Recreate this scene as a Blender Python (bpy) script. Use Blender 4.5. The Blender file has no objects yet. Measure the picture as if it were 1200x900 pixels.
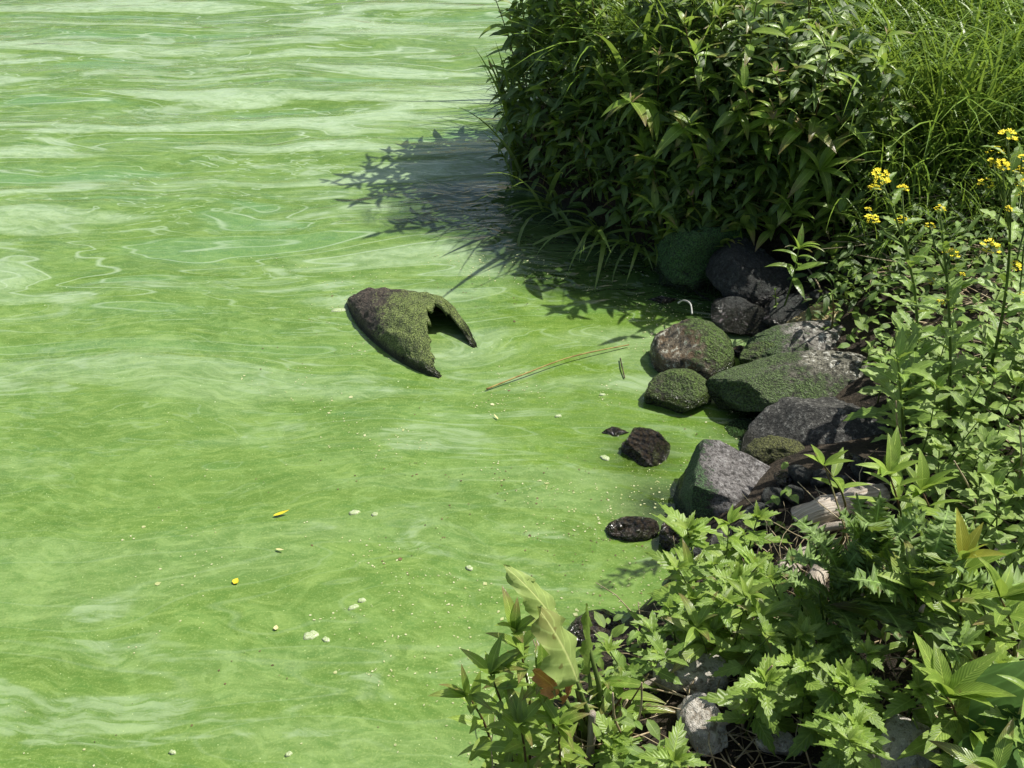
import bpy, math, random
import numpy as np
from mathutils import Vector, Matrix, noise
R = random.Random(7)
PI = math.pi
scn = bpy.context.scene
COL = scn.collection

# ------------------------------------------------------------------ camera, sky, sun, exposure
CAM = Vector((0.0, 0.0, 2.4)); PITCH = 36.0; HF = 50.0
cam_d = bpy.data.cameras.new('camera'); cam_d.sensor_width = 36
cam_d.lens = 18 / math.tan(math.radians(HF / 2)); cam_d.clip_start = 0.05; cam_d.clip_end = 2000
cam = bpy.data.objects.new('camera', cam_d); COL.objects.link(cam)
cam.location = CAM; cam.rotation_euler = (math.radians(90 - PITCH), 0, 0)
scn.camera = cam
SUN_AZ = Vector((0.90, 0.44)).normalized(); SUN_EL = math.radians(57)
world = bpy.data.worlds.new('World'); scn.world = world; world.use_nodes = True
wn = world.node_tree; wn.nodes.clear()
sky = wn.nodes.new('ShaderNodeTexSky'); sky.sky_type = 'NISHITA'; sky.sun_disc = False
sky.sun_elevation = SUN_EL; sky.sun_rotation = math.atan2(SUN_AZ.x, SUN_AZ.y)
sky.air_density = 1.2; sky.dust_density = 3.0; sky.ozone_density = 1.0
bg = wn.nodes.new('ShaderNodeBackground'); bg.inputs['Strength'].default_value = 0.082
wo = wn.nodes.new('ShaderNodeOutputWorld')
wn.links.new(sky.outputs[0], bg.inputs[0]); wn.links.new(bg.outputs[0], wo.inputs[0])
sun_d = bpy.data.lights.new('sun', 'SUN'); sun_d.energy = 5.0; sun_d.angle = math.radians(0.5); sun_d.color = (1, 0.955, 0.87)
sun = bpy.data.objects.new('sun', sun_d); COL.objects.link(sun)
sdir = Vector((SUN_AZ.x * math.cos(SUN_EL), SUN_AZ.y * math.cos(SUN_EL), math.sin(SUN_EL)))
sun.rotation_euler = sdir.to_track_quat('Z', 'Y').to_euler(); sun.location = (3, 2, 6)
scn.view_settings.view_transform = 'Standard'; scn.view_settings.look = 'None'
scn.view_settings.exposure = 0.36; scn.view_settings.gamma = 1.0; scn.view_settings.use_curve_mapping = False

# ------------------------------------------------------------------ photo pixel -> world helpers
F = 600 / math.tan(math.radians(HF / 2)); cp, sp_ = math.cos(math.radians(PITCH)), math.sin(math.radians(PITCH))
def ray(px, py):
    u = (px - 600) / F; v = (450 - py) / F
    return Vector((u, cp + v * sp_, -sp_ + v * cp))
def at(px, py, z=0.0):
    r = ray(px, py); t = (z - CAM.z) / r.z
    return CAM + r * t
def at_y(px, py, y):
    r = ray(px, py); return CAM + r * (y / r.y)

# ------------------------------------------------------------------ terrain
SHORE = [(-4, .1), (-1.2, .85), (-.35, 1.32), (-.02, 1.7), (.12, 1.98), (.3, 2.12), (.46, 2.3), (.6, 2.58), (.84, 2.86), (.98, 3.12),
         (1.0, 3.4), (1.02, 3.75), (1.12, 3.98), (.95, 4.08), (.72, 4.12), (.55, 4.38), (.25, 4.72), (.02, 5.02), (-.02, 5.3), (.1, 5.8),
         (.5, 6.6), (1.5, 7.6), (3, 8.6), (8, 10.5), (200, 60), (200, -200), (-200, -200), (-200, -40), (-20, -6)]
PA = np.array(SHORE); PB = np.roll(PA, -1, axis=0)
def sdist(x, y):
    x = np.asarray(x, float); y = np.asarray(y, float)
    d2 = np.full(x.shape, 1e9); ins = np.zeros(x.shape, bool)
    for a, b in zip(PA, PB):
        ex, ey = b - a; wx = x - a[0]; wy = y - a[1]
        t = np.clip((wx * ex + wy * ey) / (ex * ex + ey * ey), 0, 1)
        d2 = np.minimum(d2, (wx - ex * t) ** 2 + (wy - ey * t) ** 2)
        c = ((a[1] > y) != (b[1] > y)) & (x < (b[0] - a[0]) * (y - a[1]) / (b[1] - a[1] + 1e-12) + a[0])
        ins ^= c
    return np.where(ins, 1, -1) * np.sqrt(d2)
def terrain(x, y):
    x = np.asarray(x, float); y = np.asarray(y, float); d = sdist(x, y)
    head = 1 / (1 + np.exp(-(y - 4.05) / .06))
    hd = 1 - np.exp(-np.maximum(d, 0) / .10)
    low = .62 * (1 - np.exp(-np.maximum(d, 0) / 1.1)) + .05 * np.clip(d / .1, 0, 1)
    h = low * (1 - head) + (.33 * hd + .22 * (1 - np.exp(-np.maximum(d, 0) / 1.0))) * head
    far = np.clip((d - 3) / 30, 0, 1) * 1.2
    bump = .018 * (np.sin(x * 9 + 1.3 * np.sin(y * 7)) + np.sin(y * 11 + 2 * np.sin(x * 5))) * np.clip(d / .2, 0, 1)
    return np.where(d > 0, h + bump + far, -.5 * (1 - np.exp(d / .35)) - .01)
def gz(x, y): return float(terrain(np.array([x]), np.array([y]))[0])
def ground_at(px, py):
    r = ray(px, py); lo = None
    ts = np.linspace(1.5, 12, 900); X = CAM.x + r.x * ts; Y = CAM.y + r.y * ts; Z = CAM.z + r.z * ts
    G = np.maximum(terrain(X, Y), 0); k = np.argmax(Z < G)
    return Vector((X[k], Y[k], G[k]))

# ------------------------------------------------------------------ node helpers
class NT:
    def __init__(s, name):
        s.m = bpy.data.materials.new(name); s.m.use_nodes = True; s.t = s.m.node_tree; s.t.nodes.clear()
        s.out = s.t.nodes.new('ShaderNodeOutputMaterial')
    def n(s, typ, **kw):
        nd = s.t.nodes.new(typ)
        for k, v in kw.items():
            if k.startswith('_'): setattr(nd, k[1:], v)
        return nd
    def put(s, inp, v):
        if isinstance(v, bpy.types.NodeSocket): s.t.links.new(v, inp)
        elif isinstance(v, (int, float)) and inp.type in ('RGBA',): inp.default_value = (v, v, v, 1)
        elif inp.type == 'RGBA' and len(v) == 3: inp.default_value = (*v, 1)
        else: inp.default_value = v
    def math(s, op, a, b=0.0, c=0.0, clamp=False):
        nd = s.n('ShaderNodeMath', _operation=op, _use_clamp=clamp)
        s.put(nd.inputs[0], a); s.put(nd.inputs[1], b); s.put(nd.inputs[2], c); return nd.outputs[0]
    def vmath(s, op, a, b=(0, 0, 0)):
        nd = s.n('ShaderNodeVectorMath', _operation=op); s.put(nd.inputs[0], a); s.put(nd.inputs[1], b)
        return nd.outputs['Value'] if op in ('LENGTH', 'DOT_PRODUCT', 'DISTANCE') else nd.outputs[0]
    def mix(s, f, a, b, mode='MIX'):
        nd = s.n('ShaderNodeMix', _data_type='RGBA', _blend_type=mode); s.put(nd.inputs[0], f); s.put(nd.inputs[6], a); s.put(nd.inputs[7], b)
        return nd.outputs[2]
    def step(s, v, lo, hi, a=0.0, b=1.0):
        nd = s.n('ShaderNodeMapRange', _interpolation_type='SMOOTHSTEP')
        s.put(nd.inputs[0], v); s.put(nd.inputs[1], lo); s.put(nd.inputs[2], hi); s.put(nd.inputs[3], a); s.put(nd.inputs[4], b); return nd.outputs[0]
    def noise(s, vec, scale, detail=2.0, rough=.5, dist=0.0, color=False):
        nd = s.n('ShaderNodeTexNoise'); s.put(nd.inputs['Vector'], vec); s.put(nd.inputs['Scale'], scale); s.put(nd.inputs['Detail'], detail)
        s.put(nd.inputs['Roughness'], rough); s.put(nd.inputs['Distortion'], dist); return nd.outputs[1 if color else 0]
    def voro(s, vec, scale, feature='F1'):
        nd = s.n('ShaderNodeTexVoronoi', _feature=feature); s.put(nd.inputs['Vector'], vec); s.put(nd.inputs['Scale'], scale); return nd
    def mapping(s, vec, rot=(0, 0, 0), scale=(1, 1, 1), loc=(0, 0, 0)):
        nd = s.n('ShaderNodeMapping'); s.put(nd.inputs[0], vec); nd.inputs[1].default_value = loc; nd.inputs[2].default_value = rot; nd.inputs[3].default_value = scale
        return nd.outputs[0]
    def bump(s, h, strength, dist, normal=None):
        nd = s.n('ShaderNodeBump'); s.put(nd.inputs['Height'], h); s.put(nd.inputs['Strength'], strength); s.put(nd.inputs['Distance'], dist)
        if normal is not None: s.put(nd.inputs['Normal'], normal)
        return nd.outputs[0]
    def bsdf(s, base, rough=.5, spec=.5, normal=None, **kw):
        p = s.n('ShaderNodeBsdfPrincipled'); s.put(p.inputs['Base Color'], base); s.put(p.inputs['Roughness'], rough); s.put(p.inputs['Specular IOR Level'], spec)
        if normal is not None: s.put(p.inputs['Normal'], normal)
        for k, v in kw.items(): s.put(p.inputs[k.replace('_', ' ')], v)
        return p.outputs[0]
    def finish(s, sh): s.t.links.new(sh, s.out.inputs[0]); return s.m
    def pos(s): return s.n('ShaderNodeNewGeometry').outputs['Position']
    def sep(s, v): return s.n_sep(v)
    def n_sep(s, v): nd = s.n('ShaderNodeSeparateXYZ'); s.put(nd.inputs[0], v); return nd.outputs

# ------------------------------------------------------------------ water material
def water_material():
    m = NT('algae_water'); P = m.pos()
    warp = m.noise(P, .9, 2, color=True)
    Pw = m.vmath('ADD', P, m.vmath('MULTIPLY', m.vmath('SUBTRACT', warp, (.5, .5, .5)), (.55, .35, 0)))
    A = m.mapping(Pw, rot=(0, 0, math.radians(-9)), scale=(.40, 2.0, 1))
    yy = m.n_sep(P)[1]
    far = m.step(yy, 2.3, 5.6)
    n1 = m.noise(A, 1.7, 2.2, .5, .5)
    # bands of scum along the swell with paler rims, plus painted sky sheen
    def rim(v, k, w):
        f = m.math('PINGPONG', m.math('MULTIPLY', v, k), .5)
        return m.step(f, 0.0, w, 1.0, 0.0)
    patch = m.noise(m.mapping(P, scale=(.5, 1.1, 1), loc=(3, 1, 0)), 1.3, 3)
    rims = m.math('MULTIPLY', rim(n1, 11.0, .085), m.step(patch, .42, .62))
    n2 = m.noise(m.mapping(Pw, rot=(0, 0, math.radians(-14)), scale=(.5, 1.9, 1), loc=(7, 2, 0)), 3.4, 3, .55, .8)
    rims2 = m.math('MULTIPLY', rim(n2, 7.0, .085), m.step(patch, .60, .42))
    film = m.step(n1, .505, .60)
    film2 = m.step(n2, .56, .66)
    streak = m.noise(m.mapping(m.vmath('ADD', Pw, m.vmath('MULTIPLY', m.noise(P, 3.0, 3, color=True), (.25, .25, 0))), rot=(0, 0, math.radians(38)), scale=(1.3, 7, 1)), 5.0, 5, .65, .6)
    clean = m.noise(m.mapping(Pw, scale=(.7, 1.2, 1), loc=(1.3, 4.2, 0)), 1.1, 2)
    swirl = m.noise(m.vmath('ADD', P, m.vmath('MULTIPLY', m.noise(P, 2.6, 3, color=True), (.6, .6, 0))), 5.0, 6, .68, .9)
    fib = m.noise(m.mapping(m.vmath('ADD', P, m.vmath('MULTIPLY', m.noise(P, 5.0, 4, color=True), (.22, .22, 0))), rot=(0, 0, math.radians(-20)), scale=(1, 2.2, 1)), 16, 5, .7, .5)
    fine = m.noise(P, 150, 3, .7)
    mott = m.noise(Pw, 2.2, 5, .6)
    col = m.mix(m.step(mott, .3, .7), (.090, .170, .026), (.128, .220, .041))
    col = m.mix(m.math('MULTIPLY', m.step(swirl, .47, .60), .5), col, (.175, .285, .07))
    col = m.mix(m.math('MULTIPLY', m.step(streak, .45, .72), .45), col, (.26, .37, .10))
    col = m.mix(m.math('MULTIPLY', m.step(streak, .48, .32), .5), col, (.075, .17, .028))
    xs_ = m.n_sep(P)[0]; deep = m.math('MULTIPLY', m.step(m.math('ADD', xs_, m.math('MULTIPLY', clean, .9)), .15, .95), m.math('SUBTRACT', 1.0, m.math('MULTIPLY', far, .4)))
    col = m.mix(m.math('MULTIPLY', deep, .55), col, (.098, .178, .018))
    col = m.mix(m.math('MULTIPLY', m.step(fib, .54, .62), .38), col, (.20, .31, .09)); col = m.mix(m.math('MULTIPLY', m.step(fib, .46, .36), .38), col, (.08, .175, .03))
    brk = m.step(streak, .34, .62, .6, 1.0); film = m.math('MULTIPLY', film, m.math('MULTIPLY', brk, m.step(fib, .36, .56, .7, 1.0))); film2 = m.math('MULTIPLY', film2, brk)
    amt = m.math('ADD', m.math('MULTIPLY', far, .75), .10)  # pale film grows with distance: sky sheen put into the colour
    col = m.mix(m.math('MULTIPLY', film, amt), col, (.38, .50, .31))
    col = m.mix(m.math('MULTIPLY', film2, m.math('MULTIPLY', amt, .8)), col, (.35, .46, .28))
    col = m.mix(m.math('MULTIPLY', m.step(n1, .42, .33), m.math('MULTIPLY', far, .45)), col, (.12, .27, .115))  # blue-green sky reflection painted into the far swell
    col = m.mix(m.math('MULTIPLY', rims, m.math('ADD', m.math('MULTIPLY', far, .6), .09)), col, (.44, .55, .38))
    col = m.mix(m.math('MULTIPLY', rims2, m.math('ADD', m.math('MULTIPLY', far, .55), .07)), col, (.40, .52, .33))
    col = m.mix(m.math('MULTIPLY', m.step(fine, .52, .70), .35), col, (.33, .43, .13))
    col = m.mix(m.math('MULTIPLY', m.step(fine, .46, .30), .25), col, (.06, .15, .02))
    film3 = m.math('MULTIPLY', m.step(n2, .60, .66), m.step(streak, .38, .58)); col = m.mix(m.math('MULTIPLY', film3, .4), col, (.30, .40, .235))
    v = m.voro(P, 26); keep = m.step(m.n_sep(v.outputs['Color'])[0], .86, .88)
    wh = m.math('MULTIPLY', m.step(v.outputs['Distance'], .10, .05), keep)
    wh = m.math('MULTIPLY', wh, m.step(m.noise(P, 2.1, 2), .48, .60))
    col = m.mix(m.math('MULTIPLY', wh, .8), col, (.62, .70, .40))
    v2 = m.voro(P, 75); keep2 = m.step(m.n_sep(v2.outputs['Color'])[1], .90, .92)
    wh2 = m.math('MULTIPLY', m.step(v2.outputs['Distance'], .16, .08), keep2)
    col = m.mix(m.math('MULTIPLY', wh2, .6), col, (.55, .66, .30))
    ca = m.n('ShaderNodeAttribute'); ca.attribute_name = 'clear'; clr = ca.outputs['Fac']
    col = m.mix(m.math('MULTIPLY', m.step(m.math('ADD', clr, m.math('MULTIPLY', m.math('SUBTRACT', swirl, .5), .9)), .18, .55), .88), col, (.035, .070, .018))  # clear dark water, with bush shade and reflection painted into its colour
    # relief : long lazy swell, small ripples, rings round the stones and the pipe
    rip = m.noise(m.mapping(Pw, rot=(0, 0, math.radians(-12)), scale=(.55, 1.5, 1)), 4.2, 3, .5, .6)
    rip2 = m.noise(m.mapping(P, rot=(0, 0, math.radians(20)), scale=(1, 1.5, 1)), 14, 2, .5)
    h = m.math('ADD', m.math('MULTIPLY', n1, .050), m.math('MULTIPLY', rip, .024))
    h = m.math('ADD', h, m.math('MULTIPLY', rip2, .0032))
    for (cx, cy), amp, k in ((at(722, 622)[:2], .0011, 150), (at(480, 400)[:2], .0009, 90), (at(790, 415)[:2], .001, 110), (at(690, 745)[:2], .0008, 150), (at(690, 340)[:2], .0012, 75)):
        d = m.vmath('DISTANCE', P, (cx, cy, 0))
        d = m.math('ADD', d, m.math('MULTIPLY', m.noise(P, 5, 1), .06))
        w = m.math('MULTIPLY', m.math('SINE', m.math('MULTIPLY', d, k)), m.math('EXPONENT', m.math('MULTIPLY', d, -3.2)))
        h = m.math('ADD', h, m.math('MULTIPLY', w, amp))
    h = m.math('MULTIPLY', h, m.math('ADD', m.math('MULTIPLY', far, .35), .65))
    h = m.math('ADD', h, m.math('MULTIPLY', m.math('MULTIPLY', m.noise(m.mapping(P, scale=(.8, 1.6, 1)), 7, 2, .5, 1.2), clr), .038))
    nrm = m.bump(h, 1.0, 1.0)
    gr = m.bump(m.math('ADD', fine, swirl), .10, .004, nrm)
    surf = m.bsdf(col, rough=.5, spec=0.0, normal=gr)
    gl = m.n('ShaderNodeBsdfGlossy'); m.put(gl.inputs['Roughness'], .06); m.put(gl.inputs['Normal'], nrm); gl.inputs[0].default_value = (1, 1, 1, 1)
    fr = m.n('ShaderNodeFresnel'); fr.inputs[0].default_value = 1.5; m.put(fr.inputs[1], nrm)
    # where the scum is thin (attribute 'thin') the dark water below shows
    at_ = m.n('ShaderNodeAttribute'); at_.attribute_name = 'thin'
    thin = m.math('MULTIPLY', at_.outputs['Fac'], m.step(m.noise(P, 30, 3), .25, .6, .75, 1.0))
    tr = m.n('ShaderNodeBsdfTransparent'); tr.inputs[0].default_value = (.42, .62, .30, 1)
    ms = m.n('ShaderNodeMixShader'); m.put(ms.inputs[0], thin); m.t.links.new(surf, ms.inputs[1]); m.t.links.new(tr.outputs[0], ms.inputs[2])
    mg = m.n('ShaderNodeMixShader'); m.put(mg.inputs[0], fr.outputs[0]); m.t.links.new(ms.outputs[0], mg.inputs[1]); m.t.links.new(gl.outputs[0], mg.inputs[2])
    return m.finish(mg.outputs[0])

def soil_material():
    m = NT('bank_soil'); P = m.pos()
    n = m.noise(P, 6, 5, .65); f = m.noise(P, 60, 4, .7)
    col = m.mix(m.step(n, .35, .65), (.018, .014, .009), (.055, .043, .028))
    col = m.mix(m.step(f, .55, .72), col, (.13, .10, .07))
    z = m.n_sep(P)[2]; wet = m.step(z, .05, .0)
    col = m.mix(wet, col, (.02, .035, .012))
    return m.finish(m.bsdf(col, m.math('SUBTRACT', .9, m.math('MULTIPLY', wet, .5)), .3, m.bump(m.math('ADD', n, f), .8, .03)))

# ------------------------------------------------------------------ mesh helpers
def mesh(name, verts, faces, uvs=None, smooth=True, mats=()):
    me = bpy.data.meshes.new(name); me.from_pydata([tuple(v) for v in verts], [], faces)
    for mt in mats: me.materials.append(mt)
    if smooth: me.polygons.foreach_set('use_smooth', [True] * len(me.polygons))
    if uvs is not None:
        ul = me.uv_layers.new(name='uv'); idx = np.empty(len(me.loops), int); me.loops.foreach_get('vertex_index', idx)
        ul.data.foreach_set('uv', np.array(uvs, float)[idx].ravel())
    me.update(); return me
def link(name, data, parent=None, mtx=None):
    o = bpy.data.objects.new(name, data); COL.objects.link(o)
    if parent is not None: o.parent = parent
    if mtx is not None: o.matrix_basis = mtx
    return o
def tag(o, label, cat, group=None):
    o['label'] = label; o['category'] = cat
    if group: o['group'] = group
    return o
def thing(name, label, cat, loc, group=None):
    o = link(name, None); o.location = loc; o.empty_display_size = .05; return tag(o, label, cat, group)
def struct(name, me, kind='structure'):
    o = link(name, me); o['kind'] = kind; return o
def grid_axis(lo, hi, fine, dlo, dhi, ratio=1.12):
    a = list(np.arange(lo, hi, fine)); s = fine; x = a[-1]
    while x < dhi: s *= ratio; x += s; a.append(x)
    s = fine; x = a[0]; b = []
    while x > dlo: s *= ratio; x -= s; b.append(x)
    return np.array(b[::-1] + a)
def grid_mesh(name, xs, ys, zf, mat):
    X, Y = np.meshgrid(xs, ys); Z = zf(X, Y); V = np.stack([X.ravel(), Y.ravel(), Z.ravel()], 1)
    nx, ny = len(xs), len(ys); i = np.arange(nx - 1)[None, :] + nx * np.arange(ny - 1)[:, None]
    Fq = np.stack([i, i + 1, i + 1 + nx, i + nx], -1).reshape(-1, 4)
    me = bpy.data.meshes.new(name); me.vertices.add(len(V)); me.vertices.foreach_set('co', V.ravel())
    me.loops.add(Fq.size); me.loops.foreach_set('vertex_index', Fq.ravel().astype(np.int32))
    me.polygons.add(len(Fq)); me.polygons.foreach_set('loop_start', (np.arange(len(Fq)) * 4).astype(np.int32))
    me.polygons.foreach_set('use_smooth', np.ones(len(Fq), bool)); me.update(calc_edges=True); me.materials.append(mat); return me, X, Y

# ------------------------------------------------------------------ water and ground
me, _, _ = grid_mesh('bank_ground', grid_axis(-1.5, 3.6, .04, -200, 200), grid_axis(.4, 8.2, .045, -200, 400), terrain, soil_material())
struct('bank_ground', me)
THIN = [(at(752, 535), .13, .62), (at(772, 592), .12, .85), (at(900, 505), .16, .75), (at(665, 765), .13, .55), (at(790, 640), .07, .6)]
def wave(X, Y):
    far = np.clip((Y - 3.2) / 3, 0, 1)
    return (.008 * np.sin(Y * 7.5 + 1.2 * np.sin(X * 1.1) + X * .8) + .005 * np.sin(Y * 13 - X * 1.9 + 1.5 * np.sin(Y * 1.3 + X)) ) * (.15 + .85 * far) * np.exp(-np.maximum(Y - 14, 0) / 10)
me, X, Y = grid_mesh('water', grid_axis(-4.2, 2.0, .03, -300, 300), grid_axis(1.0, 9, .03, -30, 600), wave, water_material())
th = np.zeros(X.shape)
for p, r, s in THIN: th = np.maximum(th, s * np.exp(-((X - p.x) ** 2 + (Y - p.y) ** 2) / (r * r)))
a_ = me.attributes.new('thin', 'FLOAT', 'POINT'); a_.data.foreach_set('value', th.ravel())
cl = np.zeros(X.shape)  # mask for clear water plus the bush's painted shade and reflection
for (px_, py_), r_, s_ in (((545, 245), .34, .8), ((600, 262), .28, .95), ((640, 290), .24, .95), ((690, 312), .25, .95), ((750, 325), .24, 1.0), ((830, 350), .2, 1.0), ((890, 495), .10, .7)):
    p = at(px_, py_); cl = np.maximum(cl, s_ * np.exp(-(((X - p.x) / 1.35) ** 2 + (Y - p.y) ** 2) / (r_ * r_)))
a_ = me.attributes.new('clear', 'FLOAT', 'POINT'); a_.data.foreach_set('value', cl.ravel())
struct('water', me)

# ------------------------------------------------------------------ rocks
def rock_material(name, *a, **k):
    a = [tuple(min(.85, c * f) for c in v) if (isinstance(v, tuple) and f != 1) else v for v, f in zip(a, (1.9, 1.0, 2.3, 1, 1, 1, 1))]
    if 'mosscol' in k: k['mosscol'] = tuple(c * 1.5 for c in k['mosscol'])
    return rock_material_(name, *a, **k)
def rock_material_(name, base=(.16, .155, .14), dark=(.05, .05, .045), light=(.36, .35, .31), moss=.5, bias=(0, 0, 0), mosscol=(.06, .12, .02), wet=.07, allwet=0.0, ochre=0.0, grain=55):
    m = NT(name); P = m.n('ShaderNodeTexCoord').outputs['Object']; G = m.n('ShaderNodeTexCoord').outputs['Generated']
    n = m.noise(P, 7, 5, .6); f = m.noise(P, grain, 5, .75); f2 = m.noise(P, grain * 2.7, 2, .6)
    col = m.mix(m.step(n, .35, .65), base, tuple(c * .6 for c in base))
    col = m.mix(m.step(f, .49, .41), col, dark); col = m.mix(m.step(f, .54, .62), col, light)  # pale grain also paints bright glints into the rock colour
    if ochre: col = m.mix(m.math('MULTIPLY', m.step(m.noise(P, 16, 3), .5, .62), ochre), col, (.24, .13, .04))
    g = m.vmath('DOT_PRODUCT', m.vmath('SUBTRACT', G, (.5, .5, .5)), bias)
    mk = m.math('ADD', m.math('ADD', m.noise(P, 9, 5, .7), g), moss - .5)
    mk = m.math('ADD', mk, m.math('MULTIPLY', m.math('SUBTRACT', f, .5), .7))
    mk = m.step(mk, .47, .60)
    mc = m.mix(m.step(f2, .35, .65), tuple(c * .45 for c in mosscol), tuple(min(1, c * 1.9) for c in mosscol))
    col = m.mix(m.math('MULTIPLY', mk, .9), col, mc)
    z = m.math('ADD', m.n_sep(m.pos())[2], m.math('MULTIPLY', n, -.04))
    w = m.math('MAXIMUM', m.step(z, wet, wet - .035), allwet)
    col = m.mix(m.math('MULTIPLY', w, .62), col, (.018, .016, .010))
    rough = m.math('SUBTRACT', .82, m.math('MULTIPLY', w, .70))
    h = m.math('ADD', m.math('ADD', m.math('MULTIPLY', n, .5), f), m.math('MULTIPLY', m.math('MULTIPLY', f2, mk), .9))
    if allwet > .7:
        kn = m.voro(P, 55); h = m.math('ADD', m.math('MULTIPLY', kn.outputs['Distance'], -1.3), h); rough = .16
    return m.finish(m.bsdf(col, rough, .5 + .5 * (allwet > .7), m.bump(h, 1.0, .032)))
def rock_mesh(name, dims, seed, k=9, sub=5, rough=.06, mat=None, lo=.55, hi=.85, flats=()):
    import bmesh
    bm = bmesh.new(); bmesh.ops.create_icosphere(bm, subdivisions=sub, radius=1)
    rr = random.Random(seed); pl = [(Vector((a, b, c)).normalized(), d) for a, b, c, d in flats]
    for _ in range(k):
        v = Vector((rr.gauss(0, 1), rr.gauss(0, 1), rr.gauss(0, 1))).normalized(); pl.append((v, rr.uniform(lo, hi)))
    off = Vector((seed * 3.1, seed * 1.7, 0))
    for v in bm.verts:
        c = v.co.copy()
        for _ in range(2):
            for nn, d in pl:
                q = c.dot(nn) - d
                if q > 0: c -= nn * q * .95
        nz = noise.fractal(c * 1.6 + off, .9, 2, 4); n2 = noise.noise(c * 9 + off)
        c += v.co * (nz * rough + n2 * rough * .5); v.co = Vector((c.x * dims[0], c.y * dims[1], c.z * dims[2]))
    me = bpy.data.meshes.new(name); bm.to_mesh(me); bm.free()
    me.polygons.foreach_set('use_smooth', [True] * len(me.polygons))
    if mat: me.materials.append(mat)
    return me
def rock(name, label, cat, px, py, z, dims, seed, mat, rot=(0, 0, 0), group=None, **kw):
    o = link(name, rock_mesh(name, dims, seed, mat=mat, **kw)); o.location = at(px, py, z); o.rotation_euler = [math.radians(a) for a in rot]
    return tag(o, label, cat, group)
RM = rock_material
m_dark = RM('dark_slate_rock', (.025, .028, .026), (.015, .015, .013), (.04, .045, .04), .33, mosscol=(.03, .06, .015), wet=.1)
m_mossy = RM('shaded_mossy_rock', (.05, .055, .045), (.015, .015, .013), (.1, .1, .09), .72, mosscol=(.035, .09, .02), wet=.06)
m_round = RM('weedy_round_rock', (.12, .095, .06), (.03, .028, .02), (.42, .38, .30), .44, (.8, -.3, .4), (.07, .13, .02), ochre=.4, wet=.06, grain=42, allwet=.22)
m_small = RM('algae_small_rock', (.12, .11, .07), (.03, .03, .02), (.3, .3, .2), .66, (.1, -.2, .2), (.075, .13, .02), wet=.06, grain=45, allwet=.2)
m_long = RM('granite_long_rock', (.15, .145, .11), (.04, .04, .03), (.40, .39, .33), .60, (-.75, -.1, -.15), (.07, .12, .03), wet=.05, grain=60)
m_slab = RM('pale_slab_rock', (.2, .19, .165), (.06, .055, .05), (.42, .39, .34), .40, (-.8, 0, 0), (.055, .11, .02), wet=.03, grain=60)
m_slant = RM('grey_slanted_rock', (.05, .05, .045), (.03, .03, .028), (.11, .11, .10), .42, (-.6, -.6, -.5), (.07, .09, .02), wet=.05, grain=55)
m_block = RM('grey_block_rock', (.17, .16, .155), (.08, .075, .07), (.22, .215, .21), .30, (-1.3, -.15, -.5), (.07, .15, .05), wet=.05, grain=75)
m_wet = RM('wet_brown_rock', (.05, .035, .025), (.015, .012, .01), (.10, .09, .07), .42, mosscol=(.05, .06, .02), allwet=.85, grain=38)
m_pale = RM('dry_pale_rock', (.32, .30, .26), (.28, .24, .19), (.33, .31, .28), .1, wet=-.2, grain=40)
m_sub = RM('sunken_green_rock', (.07, .11, .04), (.02, .03, .015), (.16, .2, .1), .7, mosscol=(.05, .12, .03), allwet=.5)
m_sand = RM('ochre_sandy_rock', (.33, .26, .12), (.15, .12, .06), (.42, .36, .2), .22, wet=-.2, grain=34)

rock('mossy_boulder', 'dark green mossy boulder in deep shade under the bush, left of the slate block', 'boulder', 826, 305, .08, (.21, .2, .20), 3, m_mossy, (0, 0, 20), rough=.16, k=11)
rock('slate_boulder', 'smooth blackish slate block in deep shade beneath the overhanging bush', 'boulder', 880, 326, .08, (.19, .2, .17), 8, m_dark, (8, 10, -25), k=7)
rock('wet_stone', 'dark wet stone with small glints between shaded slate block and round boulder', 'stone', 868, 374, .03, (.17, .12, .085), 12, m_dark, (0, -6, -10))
rock('round_boulder', 'round brown boulder with green rim standing at the water edge', 'boulder', 811, 416, .03, (.155, .16, .135), 21, m_round, (0, 0, 30), k=6, lo=.75, hi=.92)
rock('small_boulder', 'small olive green boulder at the water below the round brown boulder', 'boulder', 795, 463, .02, (.125, .10, .095), 34, m_small, (0, 8, 10), k=8)
rock('long_stone', 'long grey granite stone lying across the shore with mottled shade', 'stone', 926, 452, .10, (.335, .15, .10), 41, m_long, (0, -5, 7), k=5, flats=((0, -.65, 1, .62), (0, .2, 1, .7), (-.9, -.4, .3, .8)))
rock('pale_slab', 'low pale slab behind the long granite stone with mossy left end', 'stone', 958, 404, .09, (.27, .14, .07), 47, m_slab, (0, -2, 4), k=6)
rock('mossy_stone', 'small moss covered stone tucked against the back of the long granite stone', 'stone', 905, 418, .07, (.13, .08, .06), 52, m_small, (0, 0, 12))
rock('slanted_slab', 'dark grey slab slanting down from the right below the long granite stone', 'stone', 962, 522, .07, (.31, .24, .13), 63, m_slant, (0, -22, 32), k=5, flats=((-.3, -.3, 1, .6),))
rock('mossy_stone', 'shaded stone with yellowish moss cap at the low end of the slanted slab', 'stone', 912, 540, .06, (.11, .12, .09), 66, RM('moss_capped_rock', (.05, .05, .045), (.015, .015, .012), (.1, .1, .09), .45, (0, 0, 1.2), (.10, .11, .03), wet=.06), (0, 0, 0))
rock('sunken_stone', 'flat olive stone just under the water below the long granite stone', 'stone', 893, 508, -.01, (.13, .08, .035), 71, m_sub, (0, 0, -10))
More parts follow.
